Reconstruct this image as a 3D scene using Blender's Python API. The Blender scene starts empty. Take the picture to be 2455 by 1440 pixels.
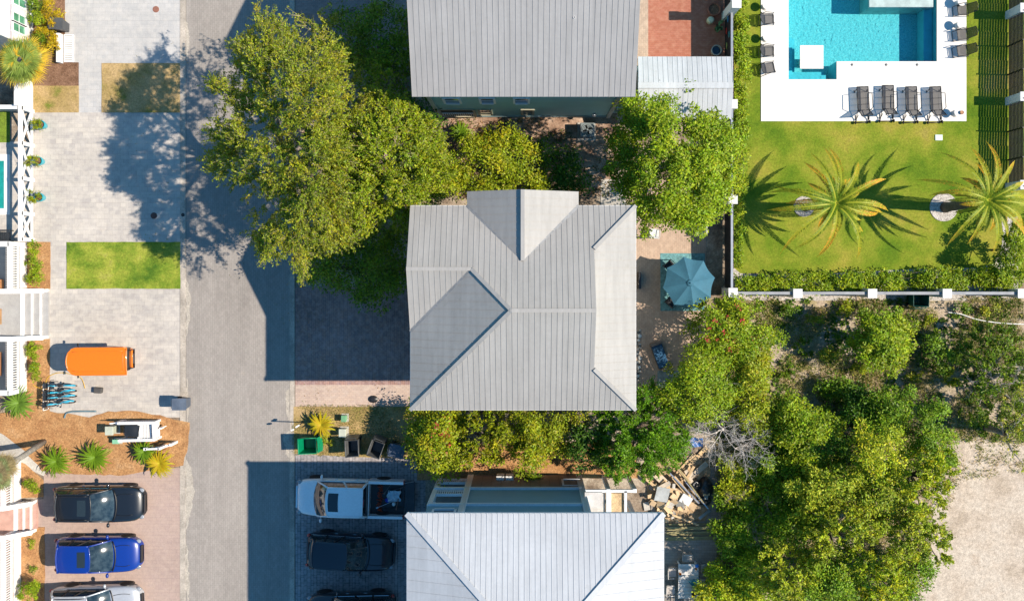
import bpy, bmesh, math, random
import numpy as np
from mathutils import Vector, Matrix, noise
random.seed(7); rng = np.random.default_rng(7)
R = math.radians
# ---------------------------------------------------------------- camera, sky, sun, exposure
K = 43.0; NX = 1263.0; NY = 628.0; H = 2300.0/43.0      # 43 px per metre on the ground, drone 53.5 m up
sc = bpy.context.scene; col = sc.collection
cam = bpy.data.cameras.new('drone_camera'); co = bpy.data.objects.new('drone_camera', cam); col.objects.link(co)
co.location = (0, 0, H); co.rotation_euler = (0, 0, 0)
cam.sensor_width = 36; cam.lens = 36*2300/2455.0
cam.shift_x = (1227.5-NX)/2455.0; cam.shift_y = -(720-NY)/2455.0
cam.clip_end = 500; sc.camera = co
w = bpy.data.worlds.new('World'); sc.world = w; w.use_nodes = True
nt = w.node_tree; bg = nt.nodes['Background']
sky = nt.nodes.new('ShaderNodeTexSky'); sky.sky_type = 'NISHITA'; sky.sun_disc = False
SUN_EL = 44.7
sky.sun_elevation = R(SUN_EL); sky.sun_rotation = R(92); sky.air_density = 1.3; sky.dust_density = .3; sky.ozone_density = 3.0
tint = nt.nodes.new('ShaderNodeMix'); tint.data_type = 'RGBA'; tint.blend_type = 'MULTIPLY'; tint.inputs[0].default_value = 1; tint.inputs[7].default_value = (.36, .82, 1.02, 1)   # the photograph's cool white balance of the sky light
nt.links.new(sky.outputs[0], tint.inputs[6]); nt.links.new(tint.outputs[2], bg.inputs[0]); bg.inputs[1].default_value = 0.1
sl = bpy.data.lights.new('sun', 'SUN'); sl.energy = 5.0; sl.angle = R(.5); sl.color = (1, .885, .74)
so = bpy.data.objects.new('sun', sl); col.objects.link(so); so.rotation_euler = (0, R(90-SUN_EL), R(-1.5)); so.location = (40, 0, 50)
sc.view_settings.view_transform = 'Standard'; sc.view_settings.look = 'None'
sc.view_settings.exposure = .58; sc.view_settings.gamma = 1
try:
    sc.cycles.max_bounces = 6; sc.cycles.transparent_max_bounces = 12; sc.cycles.diffuse_bounces = 3
except Exception: pass
# ---------------------------------------------------------------- helpers
def P(px, py, z=0.0):                       # image point seen at height z -> world
    s = (H-z)/H
    return Vector(((px-NX)/K*s, -(py-NY)/K*s, z))
def G(X, Y, z=0.0): return Vector((X/K, -Y/K, z/K))     # house frame, all in px units
class MB:
    def __init__(s): s.v = []; s.f = []; s.mi = []; s.m = 0
    def add(s, vs, fs):
        o = len(s.v); s.v += [tuple(v) for v in vs]
        for f in fs: s.f.append(tuple(i+o for i in f)); s.mi.append(s.m)
        return s
    def mat(s, i): s.m = i; return s
    def box(s, c, d, rz=0, rx=0, ry=0):
        m = Matrix.Rotation(rz, 3, 'Z') @ Matrix.Rotation(ry, 3, 'Y') @ Matrix.Rotation(rx, 3, 'X')
        vs = [Vector(c)+m @ Vector((x*d[0]/2, y*d[1]/2, z*d[2]/2)) for x in (-1, 1) for y in (-1, 1) for z in (-1, 1)]
        return s.add(vs, [(0,1,3,2),(4,6,7,5),(0,4,5,1),(2,3,7,6),(0,2,6,4),(1,5,7,3)])
    def bar(s, a, b, w=.05, h=None, up=(0,0,1)):
        a = Vector(a); b = Vector(b); d = (b-a)
        if d.length < 1e-6: return s
        d.normalize(); u = Vector(up)
        if abs(d.dot(u)) > .98: u = Vector((1,0,0))
        sd = d.cross(u).normalized(); u = sd.cross(d).normalized(); h = h or w
        vs = []
        for p in (a, b):
            for i, j in ((-1,-1),(1,-1),(1,1),(-1,1)): vs.append(p+sd*(i*w/2)+u*(j*h/2))
        return s.add(vs, [(0,1,2,3),(7,6,5,4),(0,4,5,1),(1,5,6,2),(2,6,7,3),(3,7,4,0)])
    def tube(s, pts, r, n=6, cap=True):
        pts = [Vector(p) for p in pts]; N = len(pts)
        rs = r if isinstance(r, (list, tuple)) else [r]*N
        o = []; prev = None
        for i, p in enumerate(pts):
            t = (pts[min(i+1, N-1)]-pts[max(i-1, 0)])
            t = t.normalized() if t.length > 1e-7 else Vector((0,0,1))
            if prev is None: prev = Vector((1,0,0)) if abs(t.x) < .9 else Vector((0,1,0))
            u = (prev-t*prev.dot(t)).normalized(); prev = u; q = t.cross(u)
            for k in range(n):
                a = 2*math.pi*k/n; o.append(p+(u*math.cos(a)+q*math.sin(a))*rs[i])
        fs = [(i*n+k, i*n+(k+1)%n, (i+1)*n+(k+1)%n, (i+1)*n+k) for i in range(N-1) for k in range(n)]
        if cap: fs += [tuple(range(n-1, -1, -1)), tuple(range((N-1)*n, N*n))]
        return s.add(o, fs)
    def lathe(s, c, prof, n=20, sx=1, sy=1):
        c = Vector(c); o = [c+Vector((r*sx*math.cos(2*math.pi*k/n), r*sy*math.sin(2*math.pi*k/n), z)) for r, z in prof for k in range(n)]
        N = len(prof)
        fs = [(i*n+k, i*n+(k+1)%n, (i+1)*n+(k+1)%n, (i+1)*n+k) for i in range(N-1) for k in range(n)]
        if prof[-1][0] > 1e-4: fs.append(tuple(range((N-1)*n, N*n)))
        if prof[0][0] > 1e-4: fs.append(tuple(range(n-1, -1, -1)))
        return s.add(o, fs)
    def ell(s, c, r, n=10, m=6):
        prof = [(math.sin(math.pi*i/m), -math.cos(math.pi*i/m)) for i in range(m+1)]
        c = Vector(c); o = [c+Vector((q*r[0]*math.cos(2*math.pi*k/n), q*r[1]*math.sin(2*math.pi*k/n), z*r[2])) for q, z in prof for k in range(n)]
        return s.add(o, [(i*n+k, i*n+(k+1)%n, (i+1)*n+(k+1)%n, (i+1)*n+k) for i in range(m) for k in range(n)])
    def prism(s, poly, z0, z1):             # poly: list of (x,y) counter-clockwise
        n = len(poly); A = sum(poly[i][0]*poly[(i+1)%n][1]-poly[(i+1)%n][0]*poly[i][1] for i in range(n))
        if A < 0: poly = poly[::-1]
        vs = [(x, y, z0) for x, y in poly]+[(x, y, z1) for x, y in poly]
        return s.add(vs, [tuple(range(n-1, -1, -1)), tuple(range(n, 2*n))]+[(i, (i+1)%n, n+(i+1)%n, n+i) for i in range(n)])
    def slab(s, poly, t):                   # 3D planar polygon thickened downwards
        n = len(poly); nr = Vector((0,0,0))
        for i in range(n): nr += Vector(poly[i]).cross(Vector(poly[(i+1)%n]))
        if nr.z < 0: poly = poly[::-1]
        vs = [Vector(p) for p in poly]+[Vector(p)-Vector((0,0,t)) for p in poly]
        return s.add(vs, [tuple(range(n)), tuple(range(2*n-1, n-1, -1))]+[(i, n+i, n+(i+1)%n, (i+1)%n) for i in range(n)])
    def grid(s, fn, nu, nv):
        o = [fn(i/nu, j/nv) for i in range(nu+1) for j in range(nv+1)]
        return s.add(o, [(i*(nv+1)+j, (i+1)*(nv+1)+j, (i+1)*(nv+1)+j+1, i*(nv+1)+j+1) for i in range(nu) for j in range(nv)])
    def build(s, name, mats, parent=None, smooth=False, label=None, bevel=0, sub=0):
        me = bpy.data.meshes.new(name)
        off = Vector((0,0,0)); q = parent
        while q is not None: off += q.location; q = q.parent
        me.from_pydata([(x-off.x, y-off.y, z-off.z) for x, y, z in s.v], [], s.f)
        if not isinstance(mats, (list, tuple)): mats = [mats]
        for m_ in mats: me.materials.append(m_)
        if len(mats) > 1: me.polygons.foreach_set('material_index', s.mi)
        if smooth: me.polygons.foreach_set('use_smooth', [True]*len(me.polygons))
        me.update()
        o = bpy.data.objects.new(name, me); col.objects.link(o); o.parent = parent
        if label: o['label'] = label
        if bevel:
            b = o.modifiers.new('b', 'BEVEL'); b.width = bevel; b.segments = 2; b.limit_method = 'ANGLE'
        if sub:
            b = o.modifiers.new('s', 'SUBSURF'); b.levels = sub; b.render_levels = sub
        return o
def tag(o, label, cat=None, group=None, kind=None):
    if label: o['label'] = label
    if cat: o['category'] = cat
    if group: o['group'] = group
    if kind: o['kind'] = kind
    return o
def E(name, label, cat, loc=(0,0,0), group=None):
    o = bpy.data.objects.new(name, None); col.objects.link(o); o.location = loc; o.empty_display_size = .2
    return tag(o, label, cat, group)
def dup(o, loc=None, rz=None, label=None, group=None, parent=None):
    c = o.copy(); col.objects.link(c)
    if parent: c.parent = parent
    for ch in list(o.children): dup(ch, parent=c)
    if loc is not None: c.location = loc
    if rz is not None: c.rotation_euler = (0, 0, rz)
    if label: c['label'] = label
    if group: c['group'] = group
    return c
def place(o, loc, rz=0):
    o.location = loc; o.rotation_euler = (0, 0, rz); return o
# ---------------------------------------------------------------- materials
def newmat(name):
    m = bpy.data.materials.new(name); m.use_nodes = True
    return m, m.node_tree, m.node_tree.nodes['Principled BSDF']
def nd(t, ty, **kw):
    n = t.nodes.new(ty)
    for k, v in kw.items():
        if k.startswith('i_'): n.inputs[k[2:].replace('_', ' ')].default_value = v
        else: setattr(n, k, v)
    return n
def c4(c): return (c[0], c[1], c[2], 1)
def coords(t, rot=0, scale=(1,1,1)):
    tc = t.nodes.new('ShaderNodeTexCoord'); mp = t.nodes.new('ShaderNodeMapping')
    mp.inputs['Rotation'].default_value = (0, 0, rot); mp.inputs['Scale'].default_value = scale
    t.links.new(tc.outputs['Object'], mp.inputs[0]); return mp.outputs[0]
def ntex(t, vec, scale, detail=4, rough=.55):
    n = nd(t, 'ShaderNodeTexNoise'); n.inputs['Scale'].default_value = scale; n.inputs['Detail'].default_value = detail; n.inputs['Roughness'].default_value = rough
    t.links.new(vec, n.inputs['Vector']); return n.outputs['Fac']
def ramp(t, fac, stops):
    n = t.nodes.new('ShaderNodeValToRGB'); cr = n.color_ramp
    while len(cr.elements) < len(stops): cr.elements.new(.5)
    for e, (p, c) in zip(cr.elements, stops): e.position = p; e.color = c4(c)
    t.links.new(fac, n.inputs[0]); return n.outputs[0]
def mix(t, a, b, fac, mode='MIX'):
    n = t.nodes.new('ShaderNodeMix'); n.data_type = 'RGBA'; n.blend_type = mode
    for sck, val in ((n.inputs[6], a), (n.inputs[7], b), (n.inputs[0], fac)):
        if hasattr(val, 'links'): t.links.new(val, sck)
        elif isinstance(val, (tuple, list)): sck.default_value = c4(val)
        else: sck.default_value = val
    return n.outputs[2]
def fin(t, b, colr, bumpf=None, bs=.3, bd=.02):
    if hasattr(colr, 'links'): t.links.new(colr, b.inputs['Base Color'])
    else: b.inputs['Base Color'].default_value = c4(colr)
    if bumpf is not None:
        bm_ = t.nodes.new('ShaderNodeBump'); bm_.inputs['Strength'].default_value = bs; bm_.inputs['Distance'].default_value = bd
        t.links.new(bumpf, bm_.inputs['Height']); t.links.new(bm_.outputs[0], b.inputs['Normal'])
def M(name, c, rough=.6, metal=0, var=.12, vs=2.5, fine=.1, fs=30, coat=0, bump=0, spec=.5):
    m, t, b = newmat(name); v = coords(t)
    d = tuple(x*(1-2*var) for x in c); e = tuple(min(1, x*(1+var)) for x in c)
    a = ramp(t, ntex(t, v, vs), [(.3, d), (.7, e)])
    f = ntex(t, v, fs, 2)
    a = mix(t, a, ramp(t, f, [(.3, (1-fine*2,)*3), (.7, (1,)*3)]), 1.0, 'MULTIPLY')
    fin(t, b, a, f if bump else None, bump)
    b.inputs['Roughness'].default_value = rough; b.inputs['Metallic'].default_value = metal
    b.inputs['Coat Weight'].default_value = coat; b.inputs['Coat Roughness'].default_value = .05
    b.inputs['Specular IOR Level'].default_value = spec
    return m
def paint(name, c, metal=.0):
    m, t, b = newmat(name); v = coords(t)
    f = ntex(t, v, 9, 3)
    fin(t, b, mix(t, c, tuple(x*.8+.004 for x in c), f))
    b.inputs['Roughness'].default_value = .32; b.inputs['Metallic'].default_value = metal
    b.inputs['Coat Weight'].default_value = .8; b.inputs['Coat Roughness'].default_value = .04
    return m
def paver(name, c1, c2, mortar, bw=.2, bh=.1, rot=0, patch=None, stain=.25, ps=.25, msz=.006, mix2=None):
    m, t, b = newmat(name); v = coords(t, rot)
    br = nd(t, 'ShaderNodeTexBrick', offset=.5); br.inputs['Scale'].default_value = 1
    br.inputs['Brick Width'].default_value = bw; br.inputs['Row Height'].default_value = bh
    br.inputs['Mortar Size'].default_value = msz; br.inputs['Mortar Smooth'].default_value = .2; br.inputs['Bias'].default_value = 0
    br.inputs['Color1'].default_value = c4(c1); br.inputs['Color2'].default_value = c4(c2); br.inputs['Mortar'].default_value = c4(mortar)
    t.links.new(v, br.inputs['Vector']); a = br.outputs['Color']
    if mix2:                                # second, coarser laying of larger stones
        b2 = nd(t, 'ShaderNodeTexBrick', offset=.35, squash=.7, squash_frequency=3); b2.inputs['Scale'].default_value = 1
        b2.inputs['Brick Width'].default_value = mix2[0]; b2.inputs['Row Height'].default_value = mix2[1]; b2.inputs['Mortar Size'].default_value = msz
        b2.inputs['Color1'].default_value = c4(c1); b2.inputs['Color2'].default_value = c4(mix2[2]); b2.inputs['Mortar'].default_value = c4(mortar)
        t.links.new(v, b2.inputs['Vector']); a = mix(t, a, b2.outputs['Color'], .5)
    n1 = ntex(t, v, ps, 5, .6); n2 = ntex(t, v, 3.5, 3); n3 = ntex(t, v, 25, 2)
    a = mix(t, a, ramp(t, n1, [(.35, (1-stain,)*3), (.65, (1, 1, 1))]), 1, 'MULTIPLY')
    if patch: a = mix(t, a, patch, ramp(t, n2, [(.45, (0,0,0)), (.75, (.55,)*3)]))
    a = mix(t, a, ramp(t, n3, [(.3, (.86,)*3), (.7, (1.0,)*3)]), 1, 'MULTIPLY')
    fin(t, b, a, br.outputs['Fac'], -.25, .008); b.inputs['Roughness'].default_value = .85
    b.inputs['Specular IOR Level'].default_value = .2
    return m
def earth(name, stops, s1=.8, s2=12, rough=.95, bump=.5, bd=.03, fine=.35, detail=6):
    m, t, b = newmat(name); v = coords(t)
    n1 = ntex(t, v, s1, detail, .62); n2 = ntex(t, v, s2, 4, .7); n3 = ntex(t, v, s2*4, 2, .7)
    a = ramp(t, n1, stops)
    a = mix(t, a, ramp(t, n2, [(.33, (1-fine,)*3), (.66, (1.1,)*3)]), 1, 'MULTIPLY')
    a = mix(t, a, ramp(t, n3, [(.35, (1-fine*.8,)*3), (.65, (1.08,)*3)]), 1, 'MULTIPLY')
    fin(t, b, a, n2, bump, bd); b.inputs['Roughness'].default_value = rough; b.inputs['Specular IOR Level'].default_value = .15
    return m
def leafmat(name, trans=.2):
    m = bpy.data.materials.new(name); m.use_nodes = True; t = m.node_tree; t.nodes.clear()
    out = t.nodes.new('ShaderNodeOutputMaterial'); at = nd(t, 'ShaderNodeAttribute', attribute_name='tint')
    d = t.nodes.new('ShaderNodeBsdfPrincipled'); d.inputs['Roughness'].default_value = .5; d.inputs['Specular IOR Level'].default_value = .25
    tr = t.nodes.new('ShaderNodeBsdfTranslucent'); mx = t.nodes.new('ShaderNodeMixShader'); mx.inputs[0].default_value = trans
    t.links.new(at.outputs['Color'], d.inputs['Base Color'])
    c2 = mix(t, at.outputs['Color'], (1.35, 1.25, .45), 1, 'MULTIPLY'); t.links.new(c2, tr.inputs['Color'])
    t.links.new(d.outputs[0], mx.inputs[1]); t.links.new(tr.outputs[0], mx.inputs[2]); t.links.new(mx.outputs[0], out.inputs[0])
    return m
WHITE = M('white_paint', (.8,.8,.79), .5, var=.03, fine=.03)
WHITE2 = M('white_render', (.78,.77,.75), .8, var=.05, fine=.05)
BLACKM = M('black_metal', (.018,.018,.02), .4, var=.1)
DGREY = M('dark_grey_plastic', (.035,.04,.046), .45, var=.15)
GREY = M('grey_plastic', (.12,.125,.13), .5)
ALU = M('aluminium', (.55,.56,.58), .35, .8, var=.06)
CHROME = M('chrome', (.7,.7,.72), .12, 1, var=.02, fine=.02)
RUBBER = M('rubber', (.02,.02,.02), .85)
WOODL = M('new_lumber', (.7,.49,.27), .75, var=.15, vs=3, fine=.2, fs=18)
WOODY = M('treated_lumber', (.36,.31,.15), .8, var=.15, fine=.2)
WOODG = M('weathered_wood', (.2,.17,.15), .85, var=.2, fine=.25)
BARK = M('bark', (.17,.14,.11), .9, var=.25, vs=4, fine=.3, fs=25, bump=.5)
BARKG = M('pale_bark', (.38,.35,.3), .9, var=.2, vs=4, fine=.25, fs=25)
TWIG = M('twig_bark', (.42,.36,.25), .85, var=.2)
CONC = M('concrete', (.5,.47,.42), .85, var=.12, vs=1.2, fine=.12, fs=12)
LEAF = leafmat('leaf'); FROND = leafmat('frond', .25); FLOWER = leafmat('petal', .4)
m, t, b = newmat('window_glass'); b.inputs['Base Color'].default_value = (.02,.03,.035,1); b.inputs['Roughness'].default_value = .05; b.inputs['Specular IOR Level'].default_value = .9; PANE = m
m, t, b = newmat('windscreen'); v = coords(t); fin(t, b, ramp(t, ntex(t, v, 3.5, 3), [(.35, (.008,.012,.014)), (.75, (.05,.07,.075))])); b.inputs['Roughness'].default_value = .06; b.inputs['Coat Weight'].default_value = 1; b.inputs['Coat Roughness'].default_value = .06; b.inputs['Coat IOR'].default_value = 1.6; WSCR = m
# ---------------------------------------------------------------- ground, roads, paving
SOIL = earth('sandy_soil', [(.3,(.13,.09,.065)),(.45,(.3,.23,.17)),(.6,(.5,.42,.33)),(.75,(.24,.17,.11))], .7, 7)
LOTDIRT = earth('vacant_lot_soil', [(.3,(.2,.17,.07)),(.42,(.36,.3,.17)),(.55,(.58,.47,.36)),(.66,(.38,.32,.15)),(.8,(.28,.21,.13))], .55, 6, fine=.45)
SAND = earth('pale_sand', [(.3,(.4,.32,.24)),(.45,(.52,.43,.34)),(.6,(.57,.49,.4)),(.75,(.46,.36,.27))], .45, 5, fine=.24, bump=.5)
MULCH = earth('pine_straw', [(.3,(.38,.185,.08)),(.55,(.52,.285,.125)),(.75,(.58,.36,.19))], 1.2, 11, fine=.4, bump=.8)
MULCHB = earth('dark_mulch', [(.3,(.16,.085,.05)),(.7,(.34,.2,.13))], 1.5, 12, fine=.4, bump=.8)
LAWN = earth('green_lawn', [(.3,(.06,.14,.008)),(.43,(.14,.21,.014)),(.53,(.22,.255,.025)),(.62,(.3,.28,.04)),(.75,(.35,.27,.08))], .32, 9, fine=.25, bump=.6)
LAWN2 = earth('patchy_lawn', [(.3,(.07,.15,.015)),(.45,(.17,.25,.025)),(.6,(.33,.36,.05)),(.78,(.4,.34,.12))], .75, 9, fine=.3, bump=.7)
DRY = earth('dry_lawn', [(.3,(.16,.19,.03)),(.42,(.36,.26,.1)),(.6,(.5,.35,.17)),(.78,(.38,.28,.11))], .7, 10, fine=.3, bump=.7)
PEB = earth('white_pebbles', [(.3,(.4,.36,.32)),(.6,(.75,.7,.64))], 9, 14, fine=.5, bump=1)
ROADM = paver('road_pavers', (.325,.295,.268), (.37,.338,.306), (.24,.22,.2), .24, .12, R(90), patch=(.38,.34,.31), stain=.13, ps=.16)
CREAM = paver('cream_pavers', (.6,.55,.485), (.45,.415,.39), (.33,.3,.27), .3, .22, 0, patch=(.6,.56,.5), stain=.12, mix2=(.45,.3,(.42,.39,.37)))
PALEG = paver('pale_grey_pavers', (.54,.525,.51), (.43,.43,.43), (.33,.32,.32), .32, .24, 0, patch=(.56,.53,.49), stain=.1, mix2=(.5,.32,(.46,.46,.46)))
PINK = paver('pink_pavers', (.46,.34,.29), (.4,.3,.27), (.31,.24,.22), .24, .16, 0, patch=(.5,.38,.32), stain=.15, mix2=(.3,.2,(.5,.38,.31)))
GREYP = paver('grey_driveway_pavers', (.3,.28,.28), (.52,.49,.49), (.09,.085,.085), .3, .18, R(90), patch=(.5,.44,.42), stain=.25, mix2=(.44,.3,(.36,.34,.36)), msz=.016)
BROWNP = paver('brown_driveway_pavers', (.34,.25,.23), (.4,.31,.28), (.2,.16,.15), .22, .11, 0, patch=(.44,.33,.28), stain=.3)
BRICKD = paver('worn_brick_driveway', (.5,.29,.23), (.4,.26,.23), (.2,.14,.13), .22, .11, R(90), patch=(.55,.4,.36), stain=.35, mix2=(.28,.2,(.33,.24,.25)), msz=.01)
TANP = paver('tan_pavers', (.55,.4,.3), (.46,.34,.26), (.32,.24,.19), .22, .11, R(90), patch=(.6,.46,.35), stain=.2)
def worn(m, s=(.9,.12,1), lo=.9, dark=.7):      # drive-line wear and scattered oily stains
    t = m.node_tree; bs = t.nodes['Principled BSDF']; src = bs.inputs['Base Color'].links[0].from_socket
    v = coords(t, 0, s); a = mix(t, src, ramp(t, ntex(t, v, 1.1, 4, .6), [(.35, (lo,)*3), (.65, (1.03,)*3)]), 1, 'MULTIPLY')
    v2 = coords(t); a = mix(t, a, ramp(t, ntex(t, v2, .55, 6, .7), [(.6, (1,)*3), (.72, (dark,)*3)]), .35, 'MULTIPLY')
    a = mix(t, a, ramp(t, ntex(t, v2, .9, 7, .75), [(.62, (1,)*3), (.7, (1.12,1.09,1.05))]), 1, 'MULTIPLY')
    t.links.new(a, bs.inputs['Base Color']); return m
worn(ROADM); worn(CREAM, (.4,.4,1), .93, .8); worn(PALEG, (.4,.4,1), .94, .85)
STRIPP = paver('sunny_drive_pavers', (.58,.44,.35), (.5,.38,.32), (.36,.28,.24), .22, .11, 0, patch=(.6,.5,.42), stain=.15)  # lighter copy of the drive pavers, sunlight of this strip put into the colour
REDP = paver('red_brick_paving', (.4,.14,.085), (.46,.18,.12), (.3,.12,.09), .22, .11, 0, patch=(.5,.25,.17), stain=.15)
DECK = M('pool_coping', (.72,.69,.65), .7, var=.03, vs=.8, fine=.03)
def wav(pts, amp=.05, step=.35):            # ragged edge: px polygon -> world xy list with small noise
    o = []
    for i in range(len(pts)):
        a = P(*pts[i]); b_ = P(*pts[(i+1) % len(pts)]); n = max(1, int((b_-a).length/step))
        for k in range(n):
            p = a.lerp(b_, k/n); q = noise.noise_vector(Vector((p.x*2.1, p.y*2.1, 3.3)))*amp if k else Vector((0,0,0))
            o.append((p.x+q.x, p.y+q.y))
    return o
def sheet(name, pts, z, m, wave=0, label=None, th=.03, kind='structure'):
    mb = MB(); poly = wav(pts, wave) if wave else [tuple(P(*p)[:2]) for p in pts]
    mb.prism(poly, z-th, z); o = mb.build(name, m); o['kind'] = kind
    if label: o['label'] = label
    return o
def rc(x0, y0, x1, y1): return [(x0,y0),(x1,y0),(x1,y1),(x0,y1)]
POOL = [(1890,-160),(2245,-160),(2245,148),(2005,148),(2005,191),(1890,191)]
KERB = worn(M('kerb_concrete', (.52,.46,.39), .85, var=.14, vs=1.2, fine=.14, fs=12), (3,.4,1), .82, .7)
g = MB()                                     # one ground sheet, cut out under the pool
BX0, BX1, BY0, BY1 = -4000, 6500, -4000, 5200
for r_ in (rc(BX0,BY0,1890,BY1), rc(2245,BY0,BX1,BY1), rc(1890,BY0,2245,-160), rc(1890,191,2245,BY1), rc(2005,148,2245,191)):
    g.add([tuple(P(x, y, 0))[:2]+(-.02,) for x, y in r_], [(3,2,1,0)])
tag(g.build('ground', SOIL), None, None, None, 'structure')
sheet('road', rc(446,-1500,695,3000), .012, ROADM)
for x0, x1 in ((432,445.5), (694.5,706.5)): sheet('kerb', rc(x0,-1500,x1,3000), .03, KERB)
sheet('driveway', rc(155,-900,432,152), .010, PALEG); sheet('path', rc(189,152,244,270), .010, PALEG)
sheet('driveway', rc(78,270,432,1000), .006, CREAM)
sheet('lawn', rc(244,152,432,270), .03, DRY, .03); sheet('lawn', rc(76,206,189,270), .03, DRY, .03)
sheet('mulch_bed', rc(60,-100,156,206), .012, MULCHB); sheet('mulch_bed', rc(140,150,189,207), .016, MULCHB)
sheet('lawn', rc(160,580,433,692), .035, LAWN2, .05)
sheet('mulch_bed', rc(60,580,121,692), .03, MULCH, .05); sheet('mulch_bed', rc(60,812,120,1000), .03, MULCH, .05)
sheet('mulch_bed', [(-300,992),(0,990),(120,985),(160,990),(215,1000),(260,985),(330,985),(400,1000),(455,1012),(452,1060),(440,1115),(400,1120),(300,1138),(180,1136),(100,1128),(60,1080),(0,1035),(-300,1030)], .034, MULCH, .12)
sheet('path', [(-300,1030),(0,1038),(70,1055),(150,1065),(105,1140),(0,1090),(-300,1085)], .03, CONC)
sheet('mulch_bed', [(-60,1098),(10,1095),(60,1110),(105,1150),(105,1190),(40,1192),(-60,1192)], .034, MULCH, .04)
sheet('driveway', [(105,1136),(432,1120),(432,2400),(105,2400)], .016, PINK)
sheet('path', rc(88,1195,106,1262), .018, PINK)
sheet('mulch_bed', rc(20,1262,108,2000), .03, MULCH, .05)
sheet('driveway', rc(708,-700,985,120), .008, BROWNP)
sheet('driveway', rc(708,688,1010,922), .010, BRICKD); sheet('driveway', rc(708,922,1010,976), .012, STRIPP)
sheet('lawn', [(704,974),(990,974),(1000,1098),(840,1094),(775,1090),(706,1086)], .034, DRY, .06)
sheet('driveway', [(708,1080),(1020,1088),(1020,2400),(708,2400)], .014, GREYP)
sheet('patio', rc(1440,430,1692,935), .012, TANP)
sheet('patio', rc(1440,430,1500,500), .016, CONC)
sheet('patio', rc(1554,-300,1745,140), .010, REDP); sheet('path', rc(1500,-300,1554,140), .012, TANP)
sheet('mulch_bed', [(1000,1060),(1520,1060),(1530,1145),(1000,1150)], .02, MULCH, .05)
sheet('patio', rc(1560,1120,1722,1600), .012, paver('grey_side_pavers', (.34,.3,.27), (.42,.38,.34), (.2,.18,.16), .3, .15, 0, patch=(.4,.33,.25), stain=.4))
sheet('soil_bed', [(1540,1140),(1580,1090),(1640,1085),(1700,1110),(1705,1200),(1690,1248),(1590,1250),(1560,1200)], .03, earth('sawdust_soil', [(.3,(.34,.22,.13)),(.55,(.55,.38,.22)),(.7,(.62,.48,.33))], 2.2, 9, fine=.4), .15)
sheet('soil_bed', [(1030,282),(1480,282),(1480,470),(1030,470)], .006, earth('leafy_soil', [(.3,(.2,.11,.07)),(.5,(.42,.28,.2)),(.7,(.6,.46,.36))], .9, 8))
DUST = earth('road_dust', [(.3,(.4,.36,.31)),(.6,(.5,.45,.38))], 2, 10, fine=.25)
for i_, (xa, ya, wd_, ln) in enumerate(((446,660,11,150),(446,905,8,120),(446,1100,22,170),(446,1300,9,160),(446,40,9,110),(684,940,10,70),(680,1040,12,60))):
    q_ = MB(); q_.prism(wav([(xa,ya),(xa+wd_*.6,ya+ln*.15),(xa+wd_,ya+ln*.45),(xa+wd_*.5,ya+ln*.8),(xa,ya+ln)] if xa < 500 else [(xa,ya),(694,ya-10),(694,ya+ln),(xa+4,ya+ln*.8)], .14, .12), -.01, .016); o_ = q_.build('road_dust', DUST); o_['kind'] = 'structure'
# vacant lot and sand
sheet('terrain', [(1690,716),(2900,712),(2900,1500),(2900,3200),(1700,3200),(1690,1000)], .004, LOTDIRT)
sheet('terrain', [(2230,1085),(2290,1030),(2370,1050),(2440,1040),(2900,1080),(2900,3000),(2160,3000),(2170,1440),(2200,1360),(2240,1200)], .02, SAND, .25)
sheet('terrain', [(2150,1000),(2200,950),(2290,960),(2330,1060),(2280,1120),(2200,1090)], .012, earth('lot_sand_patch', [(.3,(.3,.22,.13)),(.6,(.5,.4,.28))], 1, 9), .3)
# pool garden
L0 = MB()
for r_ in (rc(1760,-900,1826,655), rc(2312,-900,2800,655), rc(1826,288,2312,655), rc(1826,-900,2312,-160)):
    L0.prism([tuple(P(*p)[:2]) for p in r_], -.01, .014)
tag(L0.build('lawn', LAWN), None, None, None, 'structure')
D0 = MB()
for r_ in (rc(1824,-160,1890,291), rc(2245,-160,2316,291), rc(1890,191,2245,291), rc(2005,148,2245,191)):
    D0.prism([tuple(P(*p)[:2]) for p in r_], -.015, .05)
tag(D0.build('pool_deck', DECK), None, None, None, 'structure')
sheet('gravel_strip', [(1757,640),(1775,655),(1830,658),(2000,655),(2180,645),(2345,642),(2380,632),(2400,600),(2405,560),(2400,520),(2440,520),(2440,720),(1757,720)], .022, PEB, .06)
for x, y, r_ in ((1927,495,23), (2262,497,32)):
    q = MB(); c = P(x, y); q.lathe((c.x, c.y, 0), [(r_/K+.04, 0), (r_/K+.04, .05), (r_/K, .055), (r_/K-.02, .04)], 28)
    tag(q.build('gravel_ring', PEB), 'round bed of white pebbles at the foot of the '+('left' if x < 2000 else 'right')+' palm on the lawn', 'gravel bed')
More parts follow.
